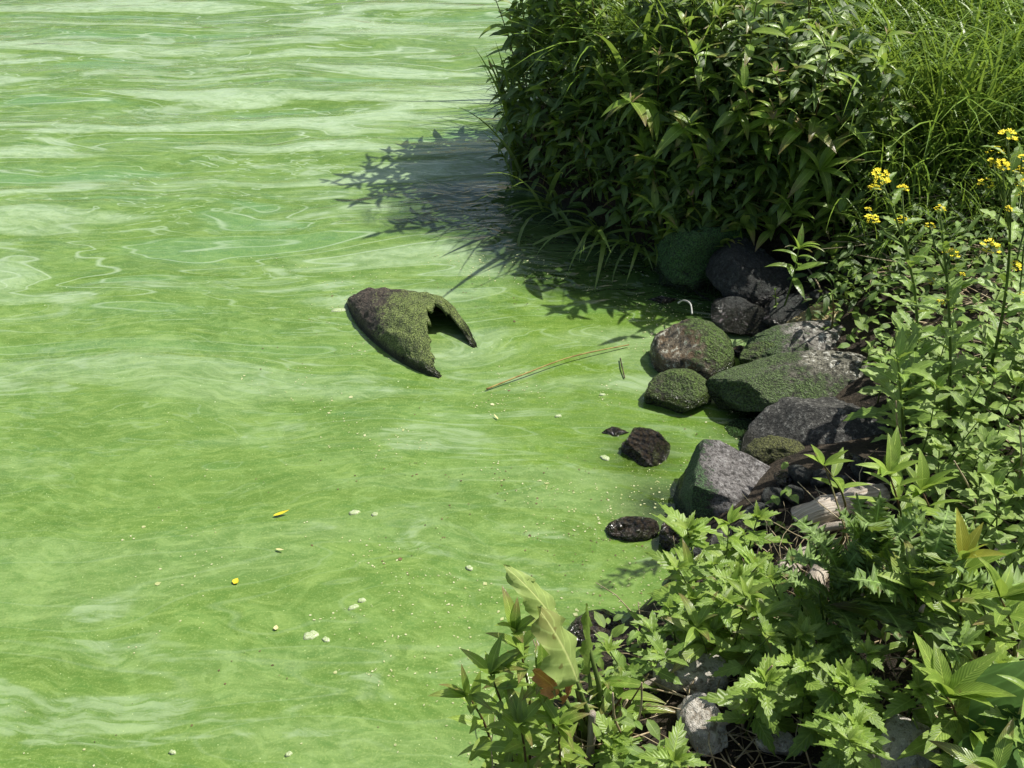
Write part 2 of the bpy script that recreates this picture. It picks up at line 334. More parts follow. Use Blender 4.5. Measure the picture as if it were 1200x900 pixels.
rock('block_stone', 'angular grey block stone with bright green algae on its left side', 'stone', 858, 578, .06, (.235, .19, .14), 80, m_block, (0, 14, -14), k=3, rough=.035, flats=((0, -.1, 1, .5), (-1, 0, .1, .62), (0, -1, .25, .62), (.9, .3, .4, .7), (.3, 1, .2, .7), (.9, -.6, .3, .68)))
rock('wet_stone', 'glistening brown stone barely above the green water with a trailing left tip', 'stone', 752, 526, .0, (.095, .095, .055), 91, m_wet, (0, 0, 20), rough=.1)
rock('stone_tip', 'tiny glistening stone tip left of the half sunken brown stone', 'stone', 720, 507, -.002, (.055, .022, .018), 92, m_wet, (0, 0, -8), sub=4, rough=.12)
rock('wet_stone', 'short loaf shaped wet black stone in the water left of the block stone', 'stone', 742, 621, .005, (.085, .048, .04), 93, m_wet, (0, 0, 2), k=3, lo=.85, hi=.95, rough=.09)
rock('sunken_stone', 'square dark green stone under water beside the foot of the block stone', 'stone', 780, 594, -.035, (.10, .07, .045), 95, m_sub, (0, 0, 8), k=4, flats=((0, 0, 1, .6), (-1, 0, 0, .7), (0, 1, 0, .7), (0, -1, 0, .7)))
rock('wet_stone', 'small rusty wet stone at the foot of the block stone', 'stone', 794, 628, .02, (.06, .055, .06), 97, m_wet, (0, 0, 40), rough=.1)
rock('wet_stone', 'round wet pebbled stone poking from green water behind the big dock leaf', 'stone', 700, 744, .01, (.085, .075, .06), 99, m_wet, (0, 0, 0), k=2, lo=.85, hi=.95, rough=.07)
rock('wet_stone', 'dark wet pebble wedged between round boulder and mossy stone', 'stone', 866, 412, .01, (.05, .03, .03), 101, m_wet, (0, 0, 10), rough=.12, sub=4)
rock('wet_stone', 'black wet rubble stone where round and small boulders meet', 'stone', 828, 448, .01, (.055, .035, .03), 102, m_wet, (0, 0, 30), rough=.15, sub=4)
rock('wet_stone', 'low blackish stone awash in shade left of the curled root', 'stone', 775, 352, -.005, (.07, .03, .02), 103, m_wet, (0, 0, -8), rough=.15, sub=4)
rock('sandy_rock', 'crumbly ochre sunlit rock patch behind the pale slab', 'stone', 985, 372, .12, (.23, .12, .07), 107, m_sand, (0, 0, 10), rough=.12)
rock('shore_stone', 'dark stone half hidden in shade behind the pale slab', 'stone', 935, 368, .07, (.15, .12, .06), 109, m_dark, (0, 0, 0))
rr_ = random.Random(77); rubble = [rock_mesh('rubble_stone', (.05, .042, .032), 200 + i, mat=[m_dark, m_slant, m_wet][i % 3], sub=3, rough=.14, k=7) for i in range(4)]
for px_, py_ in ((918, 566), (940, 560), (962, 566), (985, 570), (930, 585), (905, 590), (1008, 556), (1000, 545), (890, 612), (875, 632), (842, 640), (824, 652), (808, 668), (795, 688), (990, 345), (1005, 330), (960, 352)):
    p = ground_at(px_, py_); o = link('rubble_stone', rr_.choice(rubble)); o.location = p + Vector((0, 0, .008)); o.rotation_euler = (rr_.uniform(-.4, .4), rr_.uniform(-.4, .4), rr_.uniform(0, 6)); q_ = rr_.uniform(.7, 1.35); o.scale = (q_, q_, q_)
    tag(o, 'small dark rubble stone on the soil between the bigger shore stones and the weeds', 'stone', 'rubble stones between the shore stones')
def on_ground(name, label, px, py, dims, seed, mat=None, up=.3, **kw):
    p = ground_at(px, py); o = link(name, rock_mesh(name, dims, seed, mat=mat or m_pale, sub=4, **kw)); o.location = p + Vector((0, 0, dims[2] * (up + .5)))
    o.rotation_euler = (0, 0, seed); tag(o, label, 'stone')
on_ground('pale_stone', 'flat whitish stone with grey layers between nettles near the dock plant', 806, 800, (.10, .075, .05), 3, flats=((0, 0, 1, .5),))
on_ground('pale_stone', 'cream stone with dry straw lying on it, below the layered whitish stone', 822, 862, (.095, .05, .045), 5)
on_ground('pale_stone', 'low white stone among nettles at the bottom edge of the bank', 915, 884, (.06, .035, .03), 6)
on_ground('pale_stone', 'big pale stone at the bottom edge right of the white stone', 1052, 888, (.09, .08, .05), 7)
on_ground('pale_stone', 'grey stone at the right edge beside yellow-tipped loosestrife', 1188, 690, (.11, .08, .06), 8, RM('grey_dry_rock', (.24, .23, .21), (.1, .09, .08), (.4, .38, .34), .3, wet=-.2))
on_ground('pale_stone', 'small white pebble right of the curled driftwood roots', 1105, 668, (.035, .03, .03), 9)

# ------------------------------------------------------------------ broken pipe shell
def pipe_material():
    m = NT('weedy_concrete'); P = m.n('ShaderNodeTexCoord').outputs['Object']; uv = m.n('ShaderNodeUVMap').outputs[0]; U = m.n_sep(uv)
    n = m.noise(P, 12, 4, .6); f = m.noise(P, 90, 4, .75); f2 = m.noise(P, 230, 2, .6)
    st = m.noise(m.mapping(uv, scale=(60, 6, 1)), 1.0, 3, .6)
    col = m.mix(m.step(f, .38, .62), (.035, .03, .022), (.13, .10, .075))
    mk = m.math('ADD', m.math('MULTIPLY', m.step(U[0], .12, .75), .75), m.math('MULTIPLY', n, .8))
    mk = m.math('ADD', mk, m.math('MULTIPLY', m.math('SUBTRACT', f, .5), 1.0)); mk = m.step(mk, .68, .92)
    mc = m.mix(m.step(f2, .38, .62), (.05, .09, .015), (.36, .48, .12)); mc = m.mix(m.math('MULTIPLY', m.step(st, .45, .65), .4), mc, (.05, .05, .03))
    col = m.mix(m.math('MULTIPLY', mk, .85), col, mc)
    col = m.mix(m.math('MULTIPLY', m.step(f, .60, .68), .6), col, (.42, .45, .28))
    z = m.math('ADD', m.n_sep(m.pos())[2], m.math('MULTIPLY', n, -.03)); w = m.step(z, .035, .0)
    col = m.mix(m.math('MULTIPLY', w, .85), col, (.010, .010, .007))
    return m.finish(m.bsdf(col, m.math('SUBTRACT', .68, m.math('MULTIPLY', w, .40)), .5, m.bump(m.math('ADD', f, m.math('MULTIPLY', f2, .8)), 1.0, .022)))
def build_pipe():
    T = at(404, 354)
    fr = [at(404, 354), at(418, 382), at(447, 410), at(482, 432), at(516, 445)]
    bk = [at(404, 354), at(440, 349), at(495, 356), at(540, 374), at(570, 412)]
    def cr(pts, t):
        t = min(max(t, 0), .9999) * (len(pts) - 1); i = int(t); f = t - i
        g = lambda k: pts[min(max(k, 0), len(pts) - 1)]
        p0, p1, p2, p3 = g(i - 1), g(i), g(i + 1), g(i + 2)
        return .5 * ((2 * p1) + (p2 - p0) * f + (2 * p0 - 5 * p1 + 4 * p2 - p3) * f * f + (3 * p1 - p0 - 3 * p2 + p3) * f ** 3)
    nu, nv, th = 44, 56, .017
    H = lambda u: .178 * math.sin(min(u / .72, 1) * PI / 2) ** .62 
    def surf(u, v, off):
        a, b = cr(fr, u), cr(bk, u); ang = PI * v; c = (1 - math.cos(ang)) / 2
        hf = max(0, u - .70) / .30; h = H(u) * math.sin(ang) ** .8 * (1 - (.80 if v > .5 else .45) * hf ** .8)
        p = a.lerp(b, c); ctr = a.lerp(b, .5)
        nrm = Vector((p.x - ctr.x, p.y - ctr.y, 0)); nrm = nrm.normalized() * abs(math.cos(ang)) + Vector((0, 0, math.sin(ang) + .05))
        p = p + Vector((0, 0, h - .035)) - nrm.normalized() * off
        return p
    def umax(v):   # ragged broken edge, with the long arm on the far side
        k = [(0, 1.0), (.08, .98), (.2, .88), (.33, .79), (.46, .715), (.62, .685), (.70, .78), (.77, .92), (.81, 1.0), (1, 1.0)]
        for (a, x), (b, y) in zip(k, k[1:]):
            if v <= b: r = x + (y - x) * (v - a) / (b - a); break
        return r + .014 * math.sin(v * 61) + .010 * math.sin(v * 133 + 1) + .02 * noise.noise(Vector((v * 9, 3, 1)))
    V, Fc, UV = [], [], []
    for lay in (0, 1):
        for i in range(nu + 1):
            for j in range(nv + 1):
                v = j / nv; u = (i / nu) * umax(v); p = surf(u, v, th * lay)
                w = noise.fractal(p * 26, .7, 2, 4) * .012 + noise.noise(p * 5) * .008
                p = p + Vector((0, 0, w)); V.append(p - T); UV.append((u, v))
    n = (nu + 1) * (nv + 1); q = lambda l, i, j: l * n + i * (nv + 1) + j
    for i in range(nu):
        for j in range(nv):
            Fc.append((q(0, i, j), q(0, i + 1, j), q(0, i + 1, j + 1), q(0, i, j + 1)))
            Fc.append((q(1, i, j), q(1, i, j + 1), q(1, i + 1, j + 1), q(1, i + 1, j)))
    for j in range(nv): Fc.append((q(0, nu, j), q(1, nu, j), q(1, nu, j + 1), q(0, nu, j + 1)))
    for i in range(nu):
        Fc.append((q(0, i, 0), q(1, i, 0), q(1, i + 1, 0), q(0, i + 1, 0))); Fc.append((q(0, i, nv), q(0, i + 1, nv), q(1, i + 1, nv), q(1, i, nv)))
    o = link('broken_pipe', mesh('broken_pipe', V, Fc, UV, True, [pipe_material()])); o.location = T
    tag(o, 'broken algae covered piece of concrete pipe lying half sunk in the green water', 'pipe')
build_pipe()

# ------------------------------------------------------------------ plant materials
def leaf_mat(name, c1, c2, trans=.35, rough=.42, vein=.5, tip=None, island=False, tcol=None, rib=14, spec=.5):
    m = NT(name)
    rnd = m.n('ShaderNodeNewGeometry').outputs['Random Per Island'] if island else m.n('ShaderNodeObjectInfo').outputs['Random']
    P = m.pos(); uv = m.n_sep(m.n('ShaderNodeUVMap').outputs[0])
    col = m.mix(rnd, c1, c2)
    r2 = m.math('FRACT', m.math('MULTIPLY', rnd, 17.3))
    col = m.mix(m.math('MULTIPLY', r2, .7), col, m.mix(.5, col, (.0, .0, .0)))
    n = m.noise(P, 45, 3); col = m.mix(m.math('MULTIPLY', m.step(n, .5, .75), .35), col, tuple(min(1, c * 1.7) for c in c2))
    x = m.math('ABSOLUTE', m.math('SUBTRACT', uv[0], .5))
    if tip: col = m.mix(m.math('MULTIPLY', m.step(uv[1], .35, 1.0), m.step(m.math('FRACT', m.math('MULTIPLY', rnd, 7.7)), .2, .6)), col, tip)
    h = m.math('SINE', m.math('MULTIPLY', m.math('SUBTRACT', uv[1], m.math('MULTIPLY', x, .5)), rib * 6.283))
    mid = m.step(x, .05, .0)
    col = m.mix(m.math('MULTIPLY', mid, vein), col, tuple(min(1, c * 2.6 + .03) for c in c2))
    col = m.mix(m.math('MULTIPLY', m.step(h, .80, .98), vein * .7), col, tuple(min(1, c * 1.6 + .01) for c in c2))
    bl = m.noise(P, 28, 2, .6); col = m.mix(m.math('MULTIPLY', m.step(bl, .68, .73), .7), col, (.17, .11, .045))
    ns = m.n('ShaderNodeNewGeometry')
    back = ns.outputs['Backfacing']
    col = m.mix(m.math('MULTIPLY', back, .35), col, (.22, .30, .14))
    hh = m.math('ADD', h, m.math('MULTIPLY', mid, -2.5))
    sh = m.bsdf(col, rough, spec, m.bump(hh, .22 * (vein > .1) + .05, .002))
    tr = m.n('ShaderNodeBsdfTranslucent'); m.put(tr.inputs[0], m.mix(.6, col, tcol or (.35, .5, .04)))
    mx = m.n('ShaderNodeMixShader'); mx.inputs[0].default_value = trans
    m.t.links.new(sh, mx.inputs[1]); m.t.links.new(tr.outputs[0], mx.inputs[2])
    return m.finish(mx.outputs[0])
def plain(name, c1, c2, rough=.6, scale=30):
    m = NT(name); P = m.pos(); n = m.noise(m.mapping(P, scale=(1, 1, .3)), scale, 3)
    return m.finish(m.bsdf(m.mix(m.step(n, .35, .65), c1, c2), rough, .3, m.bump(n, .3, .004)))
ML = dict(
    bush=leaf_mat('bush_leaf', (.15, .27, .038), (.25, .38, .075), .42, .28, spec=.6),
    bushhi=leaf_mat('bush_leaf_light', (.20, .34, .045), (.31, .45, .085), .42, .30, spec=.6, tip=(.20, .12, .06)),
    red=leaf_mat('reddish_leaf', (.28, .17, .09), (.32, .26, .10), .3, .5),
    nettle=leaf_mat('nettle_leaf', (.15, .27, .035), (.28, .42, .075), .36, .42, .3, rib=9),
    bright=leaf_mat('bright_leaf', (.20, .33, .04), (.31, .44, .075), .38, .4),
    yellow=leaf_mat('yellowing_leaf', (.45, .42, .04), (.5, .5, .08), .38, .45),
    cress=leaf_mat('cress_leaf', (.16, .28, .045), (.26, .39, .08), .3, .4),
    herb=leaf_mat('herb_leaf', (.155, .27, .045), (.28, .40, .09), .25, .5),
    thistle=leaf_mat('thistle_leaf', (.13, .23, .04), (.20, .31, .08), .3, .6, rib=7),
    dock=leaf_mat('dock_leaf', (.26, .38, .08), (.36, .46, .15), .4, .45, rib=5, tip=(.26, .26, .09)),
    orange=leaf_mat('orange_leaf', (.50, .22, .08), (.52, .28, .10), .35, .5, tcol=(.7, .2, .05)),
    broad=leaf_mat('broad_dark_leaf', (.05, .11, .02), (.06, .13, .025), .2, .7, .4, rib=9, spec=.15),  # the leaf's shade is put into its dark base colour
    grass=leaf_mat('grass_blade', (.11, .22, .022), (.27, .42, .05), .35, .4, .0, island=True),
    reed=leaf_mat('reed_blade', (.10, .18, .03), (.20, .30, .06), .3, .38, .1),
    under=leaf_mat('undergrowth_leaf', (.05, .10, .02), (.12, .20, .045), .2, .45, .3, island=True),  # dark tone puts the bush's inner shade into the leaf colour
    cover=leaf_mat('cover_leaf', (.12, .23, .035), (.24, .36, .07), .32, .5, .3, island=True),
    straw=plain('dry_straw', (.30, .23, .13), (.48, .40, .26)),
    stem=plain('green_stem', (.07, .12, .02), (.12, .17, .04)),
    redstem=plain('reddish_stem', (.10, .05, .025), (.10, .12, .03)),
    wood=plain('dead_wood', (.20, .16, .11), (.42, .36, .28)),
    flower=plain('yellow_petal', (.80, .66, .01), (.85, .75, .03)),
    pink=plain('pale_bud', (.35, .28, .2), (.5, .36, .3)),
)
# ------------------------------------------------------------------ leaf meshes
def leaf_geo(L, W, prof, n=7, droop=.7, fold=.25, teeth=0, wave=0, curl0=0, pet=0.0, spine=0):
    V, Fc, UV = [], [], []; y = z = 0; a = curl0
    for i in range(n + 1):
        t = i / n
        if i: a = curl0 + droop * (t ** 1.2); y += L / n * math.cos(a); z -= L / n * math.sin(a)
        w = W / 2 * max(prof(t), .012)
        if teeth and 0 < i < n: w *= (1 + teeth) if i % 2 else (1 - teeth)
        wv = wave * W * math.sin(i * 2.1)
        dy = -spine * W if (teeth and i % 2 == 0) else 0
        for s in (-1, 0, 1):
            V.append((s * w, y + (dy if s else 0), z + abs(s) * (w * fold + (wv if s > 0 else -wv)))); UV.append((.5 + s * .5, t))
    for i in range(n):
        for s in (0, 1):
            b = i * 3 + s; Fc.append((b, b + 1, b + 4, b + 3))
    return V, Fc, UV
lance = lambda t: math.sin(PI * min(1, t ** .72)) ** .95 if t < 1 else 0
def nett(t):
    if t < .16: return .06
    s = (t - .16) / .84; return min(1, (s / .12) ** .6 if s < .12 else 1) * (1 - s) ** .8 * 1.05
ovate = lambda t: .05 if t < .12 else math.sin(PI * ((t - .12) / .88) ** .62) ** .85 if t < 1 else 0
blade = lambda t: min(1, (t + .15) * 4) * (1 - t ** 3) if t < 1 else 0
def dockp(t):
    if t < .12: return .08
    s = (t - .12) / .88; return (min(1, s / .14)) ** .5 * (1 - s ** 2.2) ** .8
def thist(t):
    return .35 + .75 * math.sin(PI * t ** .9) if t < .97 else .05
def cressp(t): return .12 if t < .15 else math.sin(PI * ((t - .15) / .85) ** .8) ** .7 if t < 1 else 0
def variants(nm, mat, k, L, W, prof, **kw):
    out = []; base = kw.pop('droop', .7)
    for i in range(k):
        g = leaf_geo(L, W * R.uniform(.85, 1.15), prof, droop=base * R.uniform(.45, 1.5), fold=R.uniform(.1, .45), **kw)
        out.append(mesh(nm, *g, True, [ML[mat]]))
    return out
LV = dict(
    bush=variants('bush_leaf', 'bush', 6, .165, .042, lance, droop=.9),
    bushhi=variants('bush_leaf', 'bushhi', 5, .165, .042, lance, droop=.9),
    red=variants('tip_leaf', 'red', 3, .06, .013, lance, n=4, droop=.5),
    nettle=variants('nettle_leaf', 'nettle', 5, .105, .056, nett, n=13, droop=.6, teeth=.16, spine=.12),
    nettletip=variants('nettle_leaf', 'bright', 3, .07, .03, nett, n=11, droop=.5, teeth=.16, spine=.12),
    bright=variants('bright_leaf', 'bright', 5, .12, .034, lance, droop=.5),
    yellow=variants('yellow_leaf', 'yellow', 2, .10, .032, lance, droop=.5),
    cress=variants('cress_leaf', 'cress', 5, .11, .029, cressp, n=11, droop=.7, teeth=.2, wave=.05),
    herb=variants('herb_leaf', 'herb', 5, .065, .034, ovate, n=9, droop=.6, teeth=.10, wave=.04),
    thistle=variants('thistle_leaf', 'thistle', 4, .27, .07, thist, n=34, droop=1.1, teeth=.5, wave=.12, spine=.15, curl0=-.5),
    tallreed=variants('reed_blade', 'reed', 4, .52, .017, blade, n=10, droop=.95),
    reed=variants('reed_blade', 'reed', 5, .50, .022, blade, n=9, droop=1.6, curl0=-.1),
)
def tube(pts, r0, r1, sides=5):
    V, Fc, UV = [], [], []; n = len(pts)
    for i, p in enumerate(pts):
        d = (pts[min(i + 1, n - 1)] - pts[max(i - 1, 0)]).normalized(); a = d.cross(Vector((.31, .95, .1))).normalized(); b = d.cross(a); r = r0 + (r1 - r0) * i / (n - 1)
        for k in range(sides):
            q = 2 * PI * k / sides; V.append(p + (a * math.cos(q) + b * math.sin(q)) * r); UV.append((k / sides, i / n))
    for i in range(n - 1):
        for k in range(sides):
            k2 = (k + 1) % sides; Fc.append((i * sides + k, i * sides + k2, (i + 1) * sides + k2, (i + 1) * sides + k))
    Fc.append(tuple(range(sides))[::-1]); Fc.append(tuple((n - 1) * sides + k for k in range(sides)))
    return V, Fc, UV
def frame(o, az, el, roll=0, s=1.0):
    d = Vector((math.cos(az) * math.cos(el), math.sin(az) * math.cos(el), math.sin(el)))
    x = d.cross(Vector((0, 0, 1)));
    x = x.normalized() if x.length > .05 else Vector((math.sin(az), -math.cos(az), 0)); z = x.cross(d)
    M = Matrix((x, d, z)).transposed().to_4x4() @ Matrix.Rotation(roll, 4, 'Y') @ Matrix.Scale(s, 4); M.translation = o; return M
def curve_pts(tip, bow, n=8, side=Vector((0, 0, 0))):
    return [tip * (i / n) + (bow + side * math.sin(5 * i / n)) * math.sin(PI * i / n) for i in range(n + 1)]
def along(pts, t):
    t = min(max(t, 0), .9999) * (len(pts) - 1); i = int(t); return pts[i].lerp(pts[i + 1], t - i)
NPL = [0]
def stem_plant(name, label, cat, base, tip, leafset, tops=None, tipset=None, nodes=9, t0=.25, size=(1.0, .5), el=(.1, .9), stem='stem', r=.004, per=2, group=None, heads=(), rr=None, tipn=5, jit=.35, partname='leaf'):
    rr = rr or R; root = thing(name, label, cat, base, group); d = tip - base; NPL[0] += 1
    bow = Vector((rr.uniform(-.06, .06), rr.uniform(-.06, .06), 0)) * d.length + Vector((-d.x, -d.y, 0)) * .22
    pts = curve_pts(d, bow); link('stem', mesh('stem', *tube(pts, r, r * .45), True, [ML[stem]]), root)
    az = rr.uniform(0, PI)
    for k in range(nodes):
        t = t0 + (1 - t0) * k / max(1, nodes - 1); o = along(pts, t * .985); sc = size[0] + (size[1] - size[0]) * (k / nodes) ** 1.5
        az += PI / 2 if per == 2 else 2.4
        for q in range(per):
            ls = LV[tops] if (tops and t > .6) else LV[leafset]
            e = el[0] + (el[1] - el[0]) * t ** 2
            link(partname, rr.choice(ls), root, frame(o, az + q * 2 * PI / per + rr.uniform(-jit, jit), e + rr.uniform(-.3, .3), rr.uniform(-.35, .35), sc * rr.uniform(.75, 1.2)))
    o = along(pts, 1)
    for k in range(tipn):
        if tipset: link(partname, rr.choice(LV[tipset]), root, frame(o, rr.uniform(0, 6.28), rr.uniform(.5, 1.3), rr.uniform(-.3, .3), size[1] * rr.uniform(.8, 1.3)))
    return root, pts

# ------------------------------------------------------------------ dense stuff: undergrowth, grass, cover, straw
def scatter(name, geos, places, mat, kind='stuff'):
    VV, FF, UU = [], [], []; off = 0
    G = [(np.array(v, float), f, np.array(u, float)) for v, f, u in geos]
    for M, gi in places:
        v, f, u = G[gi]; A = np.array(M)[:3, :3]; b = np.array(M)[:3, 3]
        VV.append(v @ A.T + b); UU.append(u); FF.extend([tuple(i + off for i in q) for q in f]); off += len(v)
    V = np.concatenate(VV); U = np.concatenate(UU)
    me = bpy.data.meshes.new(name); me.from_pydata(V, [], FF); me.polygons.foreach_set('use_smooth', [True] * len(me.polygons)); me.materials.append(ML[mat])
    ul = me.uv_layers.new(name='uv'); idx = np.empty(len(me.loops), int); me.loops.foreach_get('vertex_index', idx); ul.data.foreach_set('uv', U[idx].ravel()); me.update()
    o = link(name, me); o['kind'] = kind; return o
def proj(p):
    q = Vector(p) - CAM; dz = q.y * cp - q.z * sp_; return 600 + F * q.x / dz, 450 - F * (q.y * sp_ + q.z * cp) / dz
CLEAR = [(806, 820, 62), (826, 875, 50), (915, 898, 46), (1052, 898, 48), (985, 625, 62), (940, 690, 60), (985, 700, 34), (760, 852, 30)]
def land_points(n, x0, x1, y0, y1, dmin=.03, dmax=99, seed=1):
    g = np.random.default_rng(seed); X = g.uniform(x0, x1, n); Y = g.uniform(y0, y1, n); d = sdist(X, Y); k = (d > dmin) & (d < dmax)
    X, Y, d = X[k], Y[k], d[k]; return X, Y, d, terrain(X, Y)
HEAD_TOP = lambda x, y: min(1.3 - .55 * min(1, max(0, (x - .35) / .7)), .36 + 1.45 * max(0, (x + y - 5.02) / 1.414))
def bush_zone(x, y):   # the leafy bush stands on the headland
    return y > 4.10 and x < 1.52 - (y - 4.1) * .25 and y < (5.8 if x < .45 else 4.98)
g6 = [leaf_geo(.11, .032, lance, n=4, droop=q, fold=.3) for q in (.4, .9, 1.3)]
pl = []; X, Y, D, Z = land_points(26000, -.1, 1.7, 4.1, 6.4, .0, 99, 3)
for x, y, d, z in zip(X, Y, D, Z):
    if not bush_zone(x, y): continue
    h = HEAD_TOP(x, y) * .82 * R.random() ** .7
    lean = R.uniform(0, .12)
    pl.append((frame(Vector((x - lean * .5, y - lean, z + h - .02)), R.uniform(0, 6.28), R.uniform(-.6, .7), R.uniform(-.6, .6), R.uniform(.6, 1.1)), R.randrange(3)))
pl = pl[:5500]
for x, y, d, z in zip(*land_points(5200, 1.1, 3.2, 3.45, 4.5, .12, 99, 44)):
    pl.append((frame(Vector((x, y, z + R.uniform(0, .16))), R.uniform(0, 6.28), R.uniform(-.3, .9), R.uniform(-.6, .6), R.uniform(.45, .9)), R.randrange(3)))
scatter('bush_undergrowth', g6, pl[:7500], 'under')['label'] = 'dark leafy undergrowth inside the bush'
gg = [leaf_geo(L, .011, blade, n=7, droop=dr, fold=.3, curl0=c0) for L, dr, c0 in ((.75, .8, -.05), (.95, 1.5, -.1), (.6, 2.1, -.1), (.85, 1.1, 0), (.5, 1.5, 0))]
pl = []; X, Y, D, Z = land_points(40000, .4, 4.2, 3.72, 8.5, .12, 99, 5)
for x, y, d, z in zip(X, Y, D, Z):
    inb = bush_zone(x, y) and not (y > 4.7 and x > .4)
    if inb or (x < 1.25 and y < 4.6) or (x < .7 and y < 4.9) or x < 1.38 and y < 4.1: continue
    az = R.gauss(-2.3, 1.4)
    pl.append((frame(Vector((x, y, z)), az, R.uniform(1.0, 1.5), R.uniform(-.4, .4), R.uniform(.7, 1.15) * min(1, max(.4, (y - 3.3) / 1.1))), R.randrange(5)))
scatter('tall_grass', gg, pl[:17500], 'grass')['label'] = 'tall green grass behind the bush and flowers'
# low cover on the right bank
gc = [leaf_geo(.047, .023, ovate, n=5, droop=q, fold=.25, teeth=.1) for q in (.3, .7, 1.1)]
pl = []; X, Y, D, Z = land_points(16000, .05, 3.2, .9, 4.6, .06, 99, 9)
for x, y, d, z in zip(X, Y, D, Z):
    nz = noise.noise(Vector((x * 3.1, y * 3.1, 0)))
    if any((proj((x, y, z))[0] - a) ** 2 + (proj((x, y, z))[1] - b) ** 2 < r * r for a, b, r in CLEAR): continue
    if nz < .0 and y < 2.9 or (x < 1.22 and y > 2.45) or (x < .75 and y > 2.1): continue
    h = R.uniform(0, .16 + .10 * nz) * min(1, d / .15)
    pl.append((frame(Vector((x, y, z + h)), R.uniform(0, 6.28), R.uniform(-.1, .9), R.uniform(-.5, .5), R.uniform(.6, 1.25)), R.randrange(3)))
scatter('ground_cover', gc, pl[:9000], 'cover')['label'] = 'low mixed leaves covering the bank'
gs = [tube(curve_pts(Vector((L, 0, .01)), Vector((0, b, .015)), 4), .0022, .001, 3) for L, b in ((.14, .02), (.22, -.03), (.09, .01), (.30, .04))]
pl = []; X, Y, D, Z = land_points(5200, .0, 3.0, 1.2, 4.3, .22, 99, 11)
for x, y, d, z in zip(X, Y, D, Z):
    if (y > 2.3 and x < 1.45) or (x < .6 and y > 1.9): continue
    pl.append((frame(Vector((x, y, z + R.uniform(.0, .03))), R.uniform(0, 6.28), R.uniform(-.1, .35), 0, R.uniform(.6, 1.3)), R.randrange(4)))
scatter('straw_litter', gs, pl[:2600], 'straw')['label'] = 'dry straw and dead stems on the soil'

# ------------------------------------------------------------------ the bush: individual leafy stems
SIDE = 'leafy stems crowding the big shaded bush'
def bush_label(px, py):
    if px < 660 and py < 110: return 'reddish tipped leafy stem at the upper left edge of the bush above the water', 'upper left edge stems of the bush'
    if px < 690: return 'dark leafy stem at the lower left corner of the bush beside the arching blades', 'lower left stems of the bush'
    if px < 860 and py < 120: return 'tall leafy stem in the upper middle of the bush with narrow dark leaves', 'upper middle stems of the bush'
    if px < 900: return 'leafy stem on the front face of the bush above the dark water', 'front face stems of the bush'
    if py < 130: return 'broad leaved stem in the upper right of the bush against grass', 'upper right stems of the bush'
    return 'sunlit leafy stem at the right side of the bush above the shore stones', 'right side stems of the bush'
def proj(p):
    q = p - CAM; dz = q.y * cp - q.z * sp_; return 600 + F * q.x / dz, 450 - F * (q.y * sp_ + q.z * cp) / dz
cand = []; X, Y, D, Z = land_points(5000, -.05, 1.7, 4.08, 6.2, .0, 99, 21)
for x, y, d, z in zip(X, Y, D, Z):
    if not bush_zone(x, y) : continue
    if all((x - a[0]) ** 2 + (y - a[1]) ** 2 > (.105 if d < .35 else .16) ** 2 for a in cand): cand.append((x, y, d, z))
for x, y, d, z in cand[:150]:
    h = HEAD_TOP(x, y) * R.uniform(.7, 1.2)
    out = Vector((-.5, -.8, 0)) if x > .3 else Vector((-.35, -.35, 0))
    lean = out * R.uniform(.10, .38) * h + Vector((R.uniform(-.08, .08), R.uniform(-.08, .08), 0))
    if x < .25: lean.x = R.uniform(-.16, .10)
    base = Vector((x, y, z - .01)); tip = base + Vector((lean.x, lean.y, h))
    px, py = proj(tip); lab, grp = bush_label(px, py)
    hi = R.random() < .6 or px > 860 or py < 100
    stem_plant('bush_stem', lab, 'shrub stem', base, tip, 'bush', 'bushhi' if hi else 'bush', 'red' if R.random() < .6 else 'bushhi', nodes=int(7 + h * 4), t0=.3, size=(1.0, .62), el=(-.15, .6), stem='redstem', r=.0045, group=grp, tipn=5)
for k, (bx_, by_, bz_, tx, ty) in enumerate([(.80, 4.35, .45, 792, 272), (.88, 4.34, .5, 826, 268), (.95, 4.3, .5, 846, 290), (1.0, 4.3, .5, 872, 268), (1.08, 4.28, .5, 905, 272), (1.15, 4.25, .5, 928, 250),
      (1.22, 4.25, .5, 955, 268), (1.3, 4.22, .5, 985, 250), (1.38, 4.2, .5, 1008, 285), (.7, 4.42, .4, 768, 250), (1.32, 4.15, .4, 975, 300), (1.2, 4.3, .6, 940, 150), (1.3, 4.3, .6, 985, 145), (1.1, 4.3, .6, 905, 140), (1.25, 4.25, .55, 960, 200), (1.0, 4.4, .6, 860, 130), (.8, 4.45, .6, 800, 150), (.6, 4.55, .6, 740, 120)]):
    b_ = Vector((bx_, by_, bz_)); t_ = at_y(tx, ty, by_ - .28)
    stem_plant('bush_stem', 'leafy stem bending low over the dark boulders at the lower edge of the bush' if ty > 240 else 'brightly lit leafy stem with curled reddish tip right of the bush centre', 'shrub stem', b_, t_, 'bush', 'bushhi', 'red' if ty < 200 else 'bushhi', nodes=7, t0=.35, size=(1.0, .75) if ty > 240 else (1.2, .95), el=(-.6, .1), stem='redstem', r=.0045, group='low hanging stems of the bush' if ty > 240 else 'lit stems right of the bush centre')
